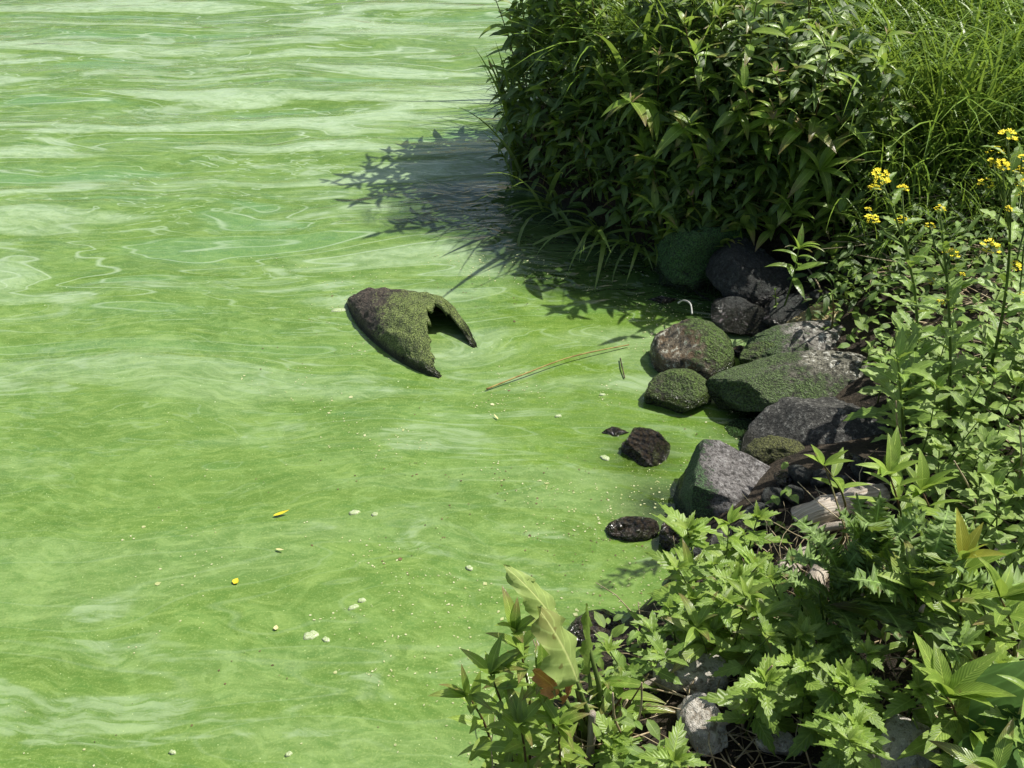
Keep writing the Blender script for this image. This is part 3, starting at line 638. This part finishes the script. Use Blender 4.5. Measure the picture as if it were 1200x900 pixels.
for k, (tx_, ty_, yb_) in enumerate([(745, -30, 4.8), (790, -10, 4.72), (835, 0, 4.7), (880, -10, 4.65), (925, 10, 4.6), (960, 30, 4.55), (1005, 30, 4.5), (1050, 80, 4.45), (1100, 60, 4.4), (1150, 60, 4.4), (1085, 150, 4.2), (1130, 140, 4.2), (1000, 130, 4.35)]):
    tp_ = at_y(tx_, ty_, yb_); root = thing('grass_tuft', 'tuft of long arching pale grass blades rising out of the bush top', 'grass', Vector((tp_.x + .05, yb_, gz(tp_.x, yb_))), 'long grass tufts over the bush')
    hh = max(.45, tp_.z - root.location.z)
    for q in range(11):
        link('blade', R.choice(LV['tallreed']), root, frame(Vector((R.uniform(-.05, .05), R.uniform(-.05, .05), 0)), R.gauss(-2.2, 1.1), R.uniform(1.3, 1.56), R.uniform(-.5, .5), (hh + .12) / .47 * R.uniform(.75, 1.1)))
# blades at the left corner and along the foot of the bush
def clump(name, label, cat, base, n, spread, size, lean_az=None, el=(.7, 1.4), group=None, ls='reed'):
    root = thing(name, label, cat, base, group)
    for k in range(n):
        az = R.gauss(lean_az, .8) if lean_az is not None else R.uniform(0, 6.28)
        link('blade', R.choice(LV[ls]), root, frame(Vector((R.uniform(-spread, spread), R.uniform(-spread, spread), 0)), az, R.uniform(*el), R.uniform(-.5, .5), R.uniform(*size)))
    return root
clump('reed_clump', 'tall arching reed blades at the left corner of the bush over the water', 'reed', at(606, 212, .02), 13, .03, (.7, 1.35), 2.6, (1.25, 1.55), ls='tallreed')
clump('reed_clump', 'drooping pale blades right of the tallest arching reed blades', 'reed', at(648, 245, .03), 16, .05, (.6, 1.1), -2.4, (.4, 1.3))
clump('reed_clump', 'hanging blades dipping to the dark water at the bush foot', 'reed', at(705, 272, .04), 15, .05, (.6, 1.0), -2.0, (.2, 1.2))
clump('reed_clump', 'short shaded blades at the bush foot next to the mossy boulder', 'reed', at(752, 290, .05), 12, .05, (.5, .8), -2.0, (.2, 1.2))

# ------------------------------------------------------------------ yellow flowering cress
def flower_mesh(seed, n=22, R0=.026):
    rr = random.Random(seed); V, Fc = [], []
    for _ in range(n):
        a = rr.uniform(0, 6.28); q = rr.random() ** .5; c = Vector((math.cos(a) * q * R0, math.sin(a) * q * R0, (1 - q * q) * R0 * .8 + rr.uniform(-.003, .003)))
        t = rr.uniform(0, 1.5)
        for k in range(4):
            e = t + k * PI / 2; u = Vector((math.cos(e), math.sin(e), .35)); w = Vector((-math.sin(e), math.cos(e), 0)); b = len(V)
            V += [c, c + u * .004 + w * .0024, c + u * .0065, c + u * .004 - w * .0024]; Fc.append((b, b + 1, b + 2, b + 3))
    return mesh('flower_head', V, Fc, None, False, [ML['flower']])
FM = [flower_mesh(i, n) for i, n in enumerate((26, 20, 14, 30))]
def gy(px, py): return ground_at(px, py)
def cress(label, bpx, bpy_, tpx, tpy, heads, ly=-.1, nodes=16, size=(1.4, .42)):
    b = gy(bpx, bpy_); tip = at_y(tpx, tpy, b.y + ly)
    root, pts = stem_plant('flowering_cress', label, 'yellow flower', b, tip, 'cress', 'cress', None, nodes=nodes + 3, t0=.06, size=size, el=(.45, 1.05), per=2, r=.006, tipn=0, jit=1.0)
    for hx, hy, s in heads:
        hp = at_y(hx, hy, b.y + ly + R.uniform(-.05, .05)) - b
        o = along(pts, .68 + .2 * R.random())
        if (hp - (tip - b)).length < .05: o = along(pts, .98)
        br = link('branch', mesh('branch', *tube([o, o.lerp(hp, .5) + Vector((0, 0, -.015)), hp], .003, .0018, 4), True, [ML['stem']]), root)
        s *= .95; M = Matrix.Translation(hp) @ Matrix.Rotation(R.uniform(-.5, .5), 4, 'X') @ Matrix.Scale(s, 4)
        link('flower_head', R.choice(FM), br, M)
    return root
cress('yellow flowering cress nearest the shore stones with two flower pairs', 1042, 512, 1034, 214, [(1031, 208, 1.0), (1024, 222, .7), (1057, 223, .7), (1021, 258, .8), (1057, 261, .9), (1017, 246, .4)], nodes=24)
cress('yellow flowering cress in the middle with leafy stem and two low flower heads', 1108, 522, 1101, 246, [(1101, 246, .6), (1090, 265, .5), (1113, 301, 1.0), (1093, 331, .6), (1127, 322, .35), (1102, 355, .5)], nodes=24)
cress('tallest yellow flowering cress with stacked flower heads by the right edge', 1150, 470, 1181, 160, [(1179, 162, 1.05), (1166, 180, .9), (1164, 192, .7), (1175, 194, .7), (1155, 216, .8), (1160, 291, 1.1), (1182, 245, .4)], nodes=14, size=(1.3, .6))
cress('yellow flowering cress cut by the right edge of the picture', 1198, 480, 1198, 186, [(1198, 187, .6), (1196, 203, .8), (1198, 218, .8), (1197, 230, .6), (1190, 312, .6), (1195, 345, .5)], nodes=16, size=(1.3, .6))
cress('low flowerless cress rosette in front of the flowering cress nearest the stones', 1060, 545, 1052, 420, [], nodes=16, size=(1.1, .8))

# ------------------------------------------------------------------ right bank herbs, nettles and loosestrife
def herb(label, group, bx, by, h, ls='herb', **kw):
    b = gy(bx, by); tip = b + Vector((R.uniform(-.08, .06), R.uniform(-.10, .02), h))
    a = dict(nodes=8, t0=.15, size=(1.1, .7), el=(.1, .7), r=.003, tipn=3, tipset=ls); a.update(kw)
    return stem_plant('leafy_herb', label, 'wild plant', b, tip, ls, None, group=group, **a)
def fill(n, poly, mind, fn, seed):
    rr = random.Random(seed); pts = []; tries = 0
    xs = [p[0] for p in poly]; ys = [p[1] for p in poly]
    while len(pts) < n and tries < 4000:
        tries += 1; x, y = rr.uniform(min(xs), max(xs)), rr.uniform(min(ys), max(ys)); c = False
        for (x1, y1), (x2, y2) in zip(poly, poly[1:] + poly[:1]):
            if (y1 > y) != (y2 > y) and x < (x2 - x1) * (y - y1) / (y2 - y1) + x1: c = not c
        if c and any((x - a) ** 2 + (y - 22 - b) ** 2 < r * r for a, b, r in CLEAR): c = False
        if c and all((x - a) ** 2 + (y - b) ** 2 > mind ** 2 for a, b in pts): pts.append((x, y))
    pts.sort(key=lambda q: q[1])
    for x, y in pts: fn(x, y)
fill(30, [(1020, 470), (1205, 400), (1215, 620), (1070, 600)], 22, lambda x, y: herb('grey green small leaved herb in the tangle below the flowering cress', 'small leaved herbs below the cress', x, y, R.uniform(.22, .42)), 31)
fill(18, [(1090, 600), (1215, 600), (1215, 760), (1150, 760)], 24, lambda x, y: herb('small leaved herb along the right edge behind yellow-tipped loosestrife', 'small leaved herbs along the right edge', x, y, R.uniform(.2, .34)), 32)
def nettle(x, y, lab, grp, h=(.18, .32), s=1.0):
    b = gy(x, y)
    if R.random() < .3:
        k = R.choice(('cress', 'bushhi', 'bright', 'herb')); tp = b + Vector((R.uniform(-.07, .05), R.uniform(-.08, .03), R.uniform(*h) * 1.1))
        stem_plant('wild_herb', 'smooth leaved weed growing among the ' + grp, 'weed', b, tp, k, None, k, nodes=R.randrange(5, 9), t0=.2, size=(.75, .5) if k != 'herb' else (1.1, .8), el=(.1, .8), r=.003, group='smooth weeds among the ' + grp, tipn=4); return
    tip = b + Vector((R.uniform(-.07, .05), R.uniform(-.08, .03), R.uniform(*h)))
    stem_plant('nettle', lab, 'nettle', b, tip, 'nettle', None, 'nettletip', nodes=R.randrange(4, 8), t0=R.uniform(.15, .5), size=(1.05 * s * (q := R.uniform(.7, 1.25)), .6 * s * q), el=(-.05, .5), r=.0035, group=grp, tipn=6)
fill(20, [(785, 700), (850, 675), (905, 690), (945, 740), (950, 800), (800, 775)], 22, lambda x, y: nettle(x, y, 'nettle in the patch between the block stone and the thistle', 'nettles below the block stone'), 33)
fill(12, [(735, 810), (770, 770), (830, 780), (850, 800), (745, 835)], 18, lambda x, y: nettle(x, y, 'nettle leaning to the water above the layered whitish stone', 'nettles above the whitish stone', (.14, .26), .9), 34)
fill(14, [(855, 800), (960, 780), (1010, 860), (1000, 930), (870, 930)], 30, lambda x, y: nettle(x, y, 'nettle at the bottom edge below the thistle', 'nettles at the bottom edge', (.16, .26)), 35)
fill(7, [(720, 830), (790, 840), (780, 930), (720, 920)], 28, lambda x, y: nettle(x, y, 'low nettle at the bottom between dock plant and cream stone', 'low nettles beside the dock', (.10, .2), .85), 36)
fill(12, [(1040, 850), (1215, 850), (1215, 960), (1050, 960)], 30, lambda x, y: nettle(x, y, 'nettle in the bottom right corner below the bright loosestrife', 'nettles in the bottom right corner', (.14, .24)), 37)
def loose(label, bx, by, tx, ty, ls='bright', tip='bright', nodes=9, size=(1.1, .75), group=None, stem='redstem', ly=-.05, t0=.25, tipn=7, name='loosestrife'):
    b = gy(bx, by); t = at_y(tx, ty, b.y + ly)
    return stem_plant(name, label, 'wild plant', b, t, ls, None, tip, nodes=nodes, t0=t0, size=size, el=(.15, .95), stem=stem, r=.0045, group=group, tipn=tipn)
loose('bright yellow green loosestrife standing over the right end of the driftwood log', 1040, 700, 1042, 556, nodes=10, size=(1.05, .8))
loose('second bright loosestrife shoot just right of the one over the log', 1085, 690, 1080, 575, nodes=7, size=(1.0, .7))
loose('loosestrife with yellow top leaves near the right edge', 1120, 780, 1128, 655, tip='yellow', nodes=9, size=(1.25, .9), tipn=4)
loose('bright loosestrife rosette low at the right of the bottom edge', 1105, 880, 1108, 815, nodes=6, size=(1.25, 1.0), t0=.3)
loose('slim reddish stemmed seedling rising before the slanted slab', 985, 640, 965, 545, tip='bright', nodes=3, size=(.8, .6), t0=.7, tipn=3)
loose('thin seedling growing on the ochre rock behind the pale slab', 973, 392, 975, 345, ls='cress', tip='herb', nodes=5, size=(.45, .3), t0=.15, tipn=2)
loose('thick stemmed leafy plant leaning out of the shaded bank above the dark wet stone', 915, 372, 936, 292, ls='bush', tip='bushhi', nodes=5, size=(.7, .5), t0=.55, stem='stem', ly=-.12)
loose('short budded stalk beside the dark wet stone', 908, 378, 908, 340, ls='herb', tip='herb', nodes=4, size=(.3, .2), tipn=1, stem='stem')
for i, (bx, by, tx, ty, lab) in enumerate([
    (585, 920, 548, 815, 'loosestrife with hanging dark leaves leaning furthest left at the bottom'),
    (620, 905, 603, 742, 'tallest loosestrife left of the dock with narrow upright tip leaves'),
    (600, 930, 575, 790, 'loosestrife with pinkish tip left of the dock plant'),
    (640, 915, 636, 800, 'loosestrife directly left of the orange dock leaf'),
    (660, 935, 655, 850, 'low bright loosestrife at the bottom edge below the orange leaf'),
    (615, 950, 610, 850, 'leafy loosestrife cut by the bottom edge left of the dock')]):
    loose(lab, bx, by, tx, ty, ls='bushhi' if i % 2 else 'bright', tip='bushhi', nodes=8, size=(.75, .5), ly=-.03)
loose('leafy loosestrife on the nettle patch behind the right thistle', 1075, 790, 1072, 690, ls='bushhi', nodes=8)
loose('dark leaved loosestrife at the right edge under the yellow-topped one', 1185, 800, 1172, 700, ls='bushhi', nodes=8)
# thistles
def thistle(label, bx, by, n, s, azc=None):
    b = gy(bx, by); root = thing('thistle', label, 'thistle', b)
    for k in range(n):
        az = k * 2.4 + R.uniform(-.3, .3)
        link('leaf', R.choice(LV['thistle']), root, frame(Vector((0, 0, .19 + .014 * k)), az, .25 + .08 * k, R.uniform(-.3, .3), 1.05 * s * (1 - .03 * k) * R.uniform(.8, 1.1)))
    for k in range(4):
        p = Vector((R.uniform(-.08, .05), R.uniform(-.06, .06), R.uniform(.26, .36))); link('flower_stalk', mesh('flower_stalk', *tube([Vector((0, 0, .05)), p * .55 + Vector((.01, 0, .03)), p], .0035, .003), True, [ML['stem']]), root)
        link('bud', mesh('bud', *tube([p, p + Vector((0, 0, .008)), p + Vector((0, -.002, .015)), p + Vector((0, -.003, .020))], .006, .0035, 7), True, [ML['pink']]), root)
thistle('spiny thistle with arching toothed leaves in the middle of the nettle patch', 985, 775, 13, 1.0)
thistle('spiny thistle nearer the right with long leaf sweeping down over dark shade', 1045, 800, 12, 1.05)
thistle('smaller thistle tucked behind the other two under the driftwood roots', 955, 790, 10, .75)

# ------------------------------------------------------------------ dock plant
def leaf_obj(root, V, mat, M, nm='leaf'): return link(nm, mesh(nm, *V, True, [ML[mat]]), root, M)
b = gy(690, 872); root = thing('dock_plant', 'tall dock plant with large wavy yellow green leaves and brown stalks at the bottom shore', 'dock plant', b)
def broad_geo(L, W, rows=16, cols=10, droop=.9, wv=.006):
    V, Fc, UV = [], [], []; y = z = 0
    for i in range(rows + 1):
        t = i / rows; a = droop * t ** 1.4
        if i: y += L / rows * math.cos(a); z -= L / rows * math.sin(a)
        w = W / 2 * max(.02, math.sin(PI * t ** .62) ** .6) if t < 1 else .002
        for j in range(cols + 1):
            u = j / cols * 2 - 1; rib = math.cos((t * 9 - abs(u) * 1.6) * PI * 2) * .0035 * abs(u) ** .5
            V.append((u * w, y - .05 * L * (1 - abs(u)) * (t < .1), z - .30 * w * abs(u) ** 2 + .05 * w * (1 - abs(u)) + rib + wv * math.sin(t * 17 + u * 3) * abs(u) ** 3)); UV.append((.5 + u * .5, t))
    for i in range(rows):
        for j in range(cols):
            b = i * (cols + 1) + j; Fc.append((b, b + 1, b + cols + 2, b + cols + 1))
    return V, Fc, UV
def dock_leaf(sx, sy, ex, ey, W, mat, droop, roll, ly=-.03, stalk=True, el_off=0.0):
    p0 = at_y(sx, sy, b.y + ly) - b; p1 = at_y(ex, ey, b.y + ly - .02) - b; d = p1 - p0; L = d.length
    az = math.atan2(d.y, d.x); el = math.asin(d.z / L) + droop * .35 + el_off
    g = broad_geo(L * 1.06, W, 16, 8, droop, W * .13)
    dd = d.normalized(); n0 = Vector((.6 + roll * .2, -.45, .75)); zz = (n0 - dd * n0.dot(dd)).normalized(); M = Matrix((dd.cross(zz), dd, zz)).transposed().to_4x4() @ Matrix.Rotation(-droop * .4, 4, 'X'); M.translation = p0
    leaf_obj(root, g, mat, M)
    if stalk: link('stalk', mesh('stalk', *tube([Vector((R.uniform(-.02, .02), 0, 0)), p0 * .5 + Vector((.012, 0, 0)), p0], .008, .004, 6), True, [ML['stem']]), root)
dock_leaf(676, 798, 662, 722, .11, 'dock', .3, .6, ly=-.13)
dock_leaf(656, 735, 627, 672, .062, 'dock', .5, -1.2, ly=-.05)
dock_leaf(690, 790, 697, 716, .045, 'reed', .1, .9)
dock_leaf(655, 812, 638, 788, .05, 'orange', .3, .3, ly=-.13)
dock_leaf(662, 822, 678, 806, .04, 'orange', .3, .4, ly=-.12)
for (sx, sy, ex, ey, mt, r_) in ((688, 868, 672, 790, 'redstem', .009), (703, 845, 691, 760, 'stem', .009), (690, 880, 655, 830, 'straw', .006), (700, 880, 735, 820, 'straw', .006), (692, 900, 694, 828, 'straw', .008), (680, 870, 662, 815, 'redstem', .006), (706, 850, 728, 818, 'redstem', .004), (712, 880, 760, 790, 'redstem', .003)):
    p0 = at_y(sx, sy, b.y - .02) - b; p1 = at_y(ex, ey, b.y - .03) - b
    link('dead_stalk' if mt != 'stem' else 'stalk', mesh('stalk', *tube([p0, p0.lerp(p1, .5) + Vector((R.uniform(-.01, .01), R.uniform(-.02, .02), 0)), p1], r_, r_ * .5, 6), True, [ML[mt]]), root)
for k in range(6):
    leaf_obj(root, leaf_geo(.16, .012, blade, n=5, droop=.8), 'straw', frame(Vector((R.uniform(-.03, .03), R.uniform(-.03, .03), .01)), R.uniform(0, 6.28), R.uniform(.2, .9)), 'dead_blade')
# broad leaf in the bottom right corner
b2 = gy(1185, 905); rt = thing('broad_leaf_plant', 'plant with one very large round ribbed dark leaf in the lower right corner', 'wild plant', b2)
g = broad_geo(.36, .27)
p1 = at_y(1215, 775, b2.y + .05) - b2; leaf_obj(rt, g, 'broad', frame(p1, -PI / 2 - .25, -.5, -.15, .8))
link('stalk', mesh('stalk', *tube([Vector((0, 0, 0)), p1 * .6 + Vector((.03, .02, 0)), p1], .008, .005, 6), True, [ML['redstem']]), rt)
g = broad_geo(.22, .17, 12, 8); p2 = at_y(1190, 860, b2.y - .05) - b2
leaf_obj(rt, g, 'broad', frame(p2, -2.2, .2, .1))

# ------------------------------------------------------------------ driftwood, sticks, roots
def wood_material():
    m = NT('driftwood'); P = m.n('ShaderNodeTexCoord').outputs['Object']; uv = m.n('ShaderNodeUVMap').outputs[0]
    g = m.noise(m.mapping(uv, scale=(22, 1.2, 1)), 2.0, 4, .6); n = m.noise(P, 14, 4)
    col = m.mix(m.step(g, .3, .7), (.36, .29, .22), (.66, .60, .51)); col = m.mix(m.step(n, .6, .75), col, (.12, .08, .055))
    return m.finish(m.bsdf(col, .8, .3, m.bump(m.math('ADD', g, n), .8, .012)))
MW = wood_material()
def bent_log(name, label, cat, pts, r0, r1, mat, sides=14, nz=.12, sub=8):
    P = []; n = len(pts)
    for i in range(n - 1):
        for k in range(sub): 
            t = k / sub; p0, p1, p2, p3 = pts[max(i - 1, 0)], pts[i], pts[i + 1], pts[min(i + 2, n - 1)]
            P.append(.5 * ((2 * p1) + (p2 - p0) * t + (2 * p0 - 5 * p1 + 4 * p2 - p3) * t * t + (3 * p1 - p0 - 3 * p2 + p3) * t ** 3))
    P.append(pts[-1]); o0 = P[0].copy(); P = [p - o0 for p in P]
    V, Fc, UV = tube(P, r0, r1, sides)
    V2 = []
    for k, v in enumerate(V):
        c = P[k // sides]; w = noise.fractal(Vector(v) * 14 + Vector((k // sides * .0, 0, 5)), .9, 2, 3); V2.append(c + (v - c) * (1 + nz * 2 * w))
    o = link(name, mesh(name, V2, Fc, UV, True, [mat])); o.location = o0; return tag(o, label, cat)
def gp(px, py, dz=0): p = ground_at(px, py); return p + Vector((0, 0, dz))
yl = gp(985, 612).y
bent_log('driftwood_log', 'short pale driftwood log lying between the slanted slab and bright loosestrife', 'log', [at_y(938, 612, yl), at_y(965, 598, yl + .0), at_y(1000, 588, yl + .02), at_y(1035, 580, yl + .05)], .048, .036, MW)
bent_log('driftwood_branch', 'thin pale branch lying under the driftwood log', 'branch', [gp(950, 632, .03), gp(990, 628, .04), gp(1030, 632, .03)], .014, .01, MW, 8)
bent_log('driftwood_root', 'knobbly brown root chunk in the gap left below the driftwood log', 'root', [gp(918, 690, .05), gp(930, 672, .05), gp(945, 662, .04)], .03, .02, MW, 9, .3)
bent_log('driftwood_root', 'twisted root chunk right of the knobbly one', 'root', [gp(950, 700, .03), gp(962, 680, .05), gp(975, 664, .05)], .025, .02, MW, 9, .3)
bent_log('dead_branch', 'long dry branch lying at the bottom edge beside the cream stone', 'branch', [gp(765, 905, .03), gp(800, 880, .04), gp(850, 862, .05)], .012, .008, MW, 8)
bent_log('dead_branch', 'grey fallen branch between dock plant and whitish stone', 'branch', [gp(715, 842, .03), gp(745, 825, .05), gp(772, 812, .05)], .010, .007, MW, 8)
bent_log('dry_stick', 'pale broken stick poking up left of the dock stalks at the bottom', 'stick', [gp(690, 905, .02), at_y(693, 870, gp(690, 905).y), at_y(694, 835, gp(690, 905).y)], .010, .009, MW, 7)
bent_log('floating_reed', 'long thin reed stem floating between the pipe and the round boulder', 'reed stem', [at(570, 456, .006), at(610, 440, .014), at(670, 418, .022), at(737, 404, .012)], .0034, .0022, plain('reed_stem', (.22, .13, .04), (.34, .28, .08)), 6, .05)
bent_log('floating_twig', 'tiny dark twig floating below the end of the long reed stem', 'twig', [at(727, 420, .01), at(729, 430, .012), at(732, 443, .006)], .003, .002, plain('dark_twig', (.04, .03, .02), (.08, .06, .03)), 5, .3)
bent_log('curled_root', 'small curled pale root sticking up behind the round boulder', 'root', [at(795, 355, .09), at(801, 352, .115), at(809, 356, .125), at(811, 368, .11)], .004, .003, plain('pale_root', (.3, .3, .28), (.6, .6, .56)), 6, .3)
bent_log('bent_root', 'dark bent root dipping to the water under the mossy boulder', 'root', [at(812, 330, .05), at(814, 340, .03), at(824, 348, .01), at(832, 352, .0)], .006, .004, m_dark, 6, .2)
def stalk_thing(label, a, c, r=.003, mat='redstem', mid=(0, 0, .02)):
    o = bent_log('fallen_twig', label, 'twig', [a, a.lerp(c, .5) + Vector(mid), c], r, r * .7, ML[mat], 5, .05, 4)
stalk_thing('long thin brown stem slanting down through the herbs at the right edge', at_y(1150, 375, 3.2), at_y(1205, 505, 2.9), .0045)
stalk_thing('thin brown stem slanting from the flowering cress to the right edge', at_y(1110, 445, 3.1), at_y(1210, 535, 2.85), .0035)
stalk_thing('thin bare stem leaning over the dark gap behind the pale slab', at_y(942, 308, 4.0), gp(972, 385, .05), .004, 'straw')
stalk_thing('thin twig crossing the dark bank toward the flowering cress', at_y(958, 300, 4.0), at_y(1040, 350, 3.7), .0035, 'wood')
for k, (x1, y1, x2, y2) in enumerate([(730, 880, 752, 800), (745, 890, 718, 812), (900, 720, 936, 640), (955, 735, 925, 650), (1010, 740, 1040, 640), (1065, 700, 1102, 600), (1140, 640, 1118, 540), (1180, 610, 1195, 500), (1080, 560, 1050, 470), (870, 860, 905, 780)]):
    p_ = gp(x1, y1); o_ = bent_log('dry_stalk', '', 'twig', [p_, p_.lerp(at_y(x2, y2, p_.y - .05), .5) + Vector((R.uniform(-.03, .03), 0, .01)), at_y(x2, y2, p_.y - .05)], .0038, .002, ML['straw'], 5, .08, 4)
    o_['label'] = 'dry straw coloured stalk standing among the weeds of the bank'; o_['group'] = 'dry stalks standing among the bank weeds'
stalk_thing('fine reddish stem rising over the driftwood log to the slim seedling', gp(1010, 720, .02), at_y(966, 545, yl - .1), .0035)

# ------------------------------------------------------------------ floating bits
def flat_leaf(label, px, py, L, W, az, mat, nm='floating_leaf'):
    V, Fc, UV = leaf_geo(L, W, lance, n=7, droop=-.35, fold=.2); o = link(nm, mesh(nm, V, Fc, UV, True, [mat])); o.location = at(px, py, .006); o.rotation_euler = (0, 0, az); return tag(o, label, 'leaf')
fy = plain('floating_yellow', (.62, .48, .02), (.75, .62, .04)); fc_ = plain('floating_cream', (.55, .50, .2), (.65, .6, .3))
flat_leaf('slim yellow willow leaf floating on the green water, topmost of the yellow leaves', 320, 604, .055, .012, -1.25, fy)
flat_leaf('small round bright yellow petal floating left of the foam flecks', 274, 684, .022, .020, -.4, fy)
flat_leaf('tiny cream leaf floating on a pale streak below the slim yellow leaf', 323, 643, .030, .008, -1.9, fc_)
flat_leaf('tiny pale yellow petal floating beside the largest foam fleck', 323, 738, .016, .014, 0, fc_)
flat_leaf('little yellowish leaf sliver floating left of the half sunken brown stone', 584, 491, .03, .006, .6, fc_)
def foam_material():
    m = NT('foam'); P = m.pos(); v = m.voro(P, 260)
    col = m.mix(m.step(v.outputs['Distance'], .2, .7), (.46, .52, .34), (.30, .38, .17)); return m.finish(m.bsdf(col, .45, .5, m.bump(v.outputs['Distance'], .4, .001)))
MFo = foam_material()
def foam(label, px, py, rx, ry, az, seed):
    rr = random.Random(seed); V = [Vector((0, 0, .0012))]; n = 16; Fc = []
    for q, (f, z) in enumerate(((.55, .0011), (.9, .0006), (1.0, -.004))):
        for k in range(n):
            a = 2 * PI * k / n; w = f * (1 + .22 * math.sin(2 * a + seed) + .12 * math.sin(5 * a + seed * 2)); V.append(Vector((rx * w * math.cos(a), ry * w * math.sin(a), z + rr.uniform(-.0003, .0003))))
    for k in range(n): Fc.append((0, 1 + k, 1 + (k + 1) % n))
    for q in range(2):
        for k in range(n):
            a, b = 1 + q * n + k, 1 + q * n + (k + 1) % n; Fc.append((a, a + n, b + n, b))
    o = link('foam_fleck', mesh('foam_fleck', V, Fc, None, True, [MFo])); o.location = at(px, py, .003); o.rotation_euler = (0, 0, az); return tag(o, label, 'foam')
for args in ((  'largest whitish foam fleck floating on the open green water', 364, 744, .019, .015, .8), ('foam fleck just right of the largest whitish one', 382, 749, .011, .008, .6),
             ('white foam fleck, larger of two side by side, right of the slim yellow leaf', 415, 600, .018, .008, 0), ('smaller foam fleck immediately right of the topmost foam fleck', 439, 602, .011, .006, 0),
             ('foam fleck in the short diagonal row above the largest fleck, upper one', 424, 703, .010, .008, .4), ('foam fleck in the short diagonal row above the largest fleck, lower one', 414, 711, .014, .008, .6),
             ('ring shaped foam fleck below the half sunken brown stone tip', 709, 536, .016, .010, 0), ('foam fleck right of the pipe below the floating reed stem', 654, 487, .011, .006, 0),
             ('bright foam fleck at the left tip of the broken pipe', 398, 363, .030, .014, .2), ('foam fleck against the left side of the round boulder', 771, 412, .020, .014, 1),
             ('foam fleck at the left foot of the small olive boulder', 757, 466, .012, .008, 1), ('foam fleck right of the dock leaf beside the pebbled stone', 634, 764, .016, .006, 0),
             ('foam fleck above the tall dock leaf', 550, 665, .012, .007, 0), ('lone foam fleck low on the water near the bottom edge', 202, 881, .008, .006, .3), ('foam fleck lowest in the middle of the water', 338, 883, .008, .006, 0),
             ('small foam fleck between the floating reed and the small boulder', 706, 462, .010, .006, 0)):
    foam(*args[:3], args[3] * 1.0, args[4] * 1.25, args[5], len(args[0]))

# ------------------------------------------------------------------ count out the plants of the small patches
ORD = ['first', 'second', 'third', 'fourth', 'fifth', 'sixth', 'seventh', 'eighth', 'ninth', 'tenth', 'eleventh', 'twelfth', 'thirteenth', 'fourteenth', 'fifteenth', 'sixteenth', 'seventeenth', 'eighteenth', 'nineteenth', 'twentieth']
from collections import defaultdict
GG = defaultdict(list); KID = defaultdict(list)
for o in COL.objects:
    if o.parent is not None and o.parent.parent is None and o.name[:4] in ('leaf', 'blad'): KID[o.parent.name].append(o)
for o in COL.objects:
    if o.parent is None and 'group' in o and True: GG[o['group']].append(o)
for g_, L_ in GG.items():
    if 1 < len(L_) <= 30:
        L_.sort(key=lambda o: sum(proj(o.location + c.location)[0] for c in KID[o.name]) / len(KID[o.name]) if KID[o.name] else proj(o.location)[0]); hh_ = len(L_)
        for i_, o in enumerate(L_):
            side = ('%s from the left' % ORD[i_]) if i_ < (hh_ + 1) // 2 else ('%s from the right' % ORD[hh_ - 1 - i_])
            o['label'] = side + ' of the ' + g_

# ------------------------------------------------------------------ pollen, scraps and scum drifting on the surface
def specks(name, n, mat, seed, label, smin, smax, near_shore):
    g = np.random.default_rng(seed); V, Fc = [], []
    while len(Fc) < n:
        if near_shore:
            x, y = g.uniform(-.3, 1.2), g.uniform(1.5, 4.3); d = float(sdist(np.array([x]), np.array([y]))[0])
            if d > .02 or g.random() > math.exp(d / .09): continue
        else:
            x, y = g.uniform(-1.6, .9), g.uniform(1.6, 4.4)
            if noise.noise(Vector((x * 2.2 + seed, y * 3.5, 0))) + .5 * noise.noise(Vector((x * 7, y * 9, 2))) < .16 or g.random() > .35 + .5 * (x + .6): continue
            if float(sdist(np.array([x]), np.array([y]))[0]) > -.02: continue
        r = g.uniform(smin, smax) * (2.2 if g.random() < .04 else 1); k = int(g.integers(4, 7)); a0 = g.uniform(0, 6.28); st = g.uniform(.35, 1); b = len(V)
        zz = float(wave(np.array(x), np.array(y))) + .0016
        for q in range(k):
            a = 2 * PI * q / k; u, w = r * math.cos(a) * g.uniform(.7, 1.2), r * st * math.sin(a) * g.uniform(.7, 1.2)
            V.append((x + u * math.cos(a0) - w * math.sin(a0), y + u * math.sin(a0) + w * math.cos(a0), zz))
        Fc.append(tuple(range(b, b + k)))
    o = link(name, mesh(name, V, Fc, None, False, [mat])); o['kind'] = 'stuff'; o['label'] = label
specks('pollen_specks', 1500, plain('pollen', (.36, .40, .16), (.50, .52, .30)), 5, 'pale pollen and bubbles drifting on the green water', .0015, .0042, False)
specks('brown_scraps', 420, plain('brown_scrap', (.06, .045, .02), (.16, .11, .05)), 8, 'tiny brown plant scraps drifting on the green water', .0015, .0040, False)
specks('shore_scum', 1500, plain('shore_scum', (.20, .26, .08), (.42, .44, .24)), 12, 'flecks of scum gathered along the stones and shore', .0015, .0050, True)
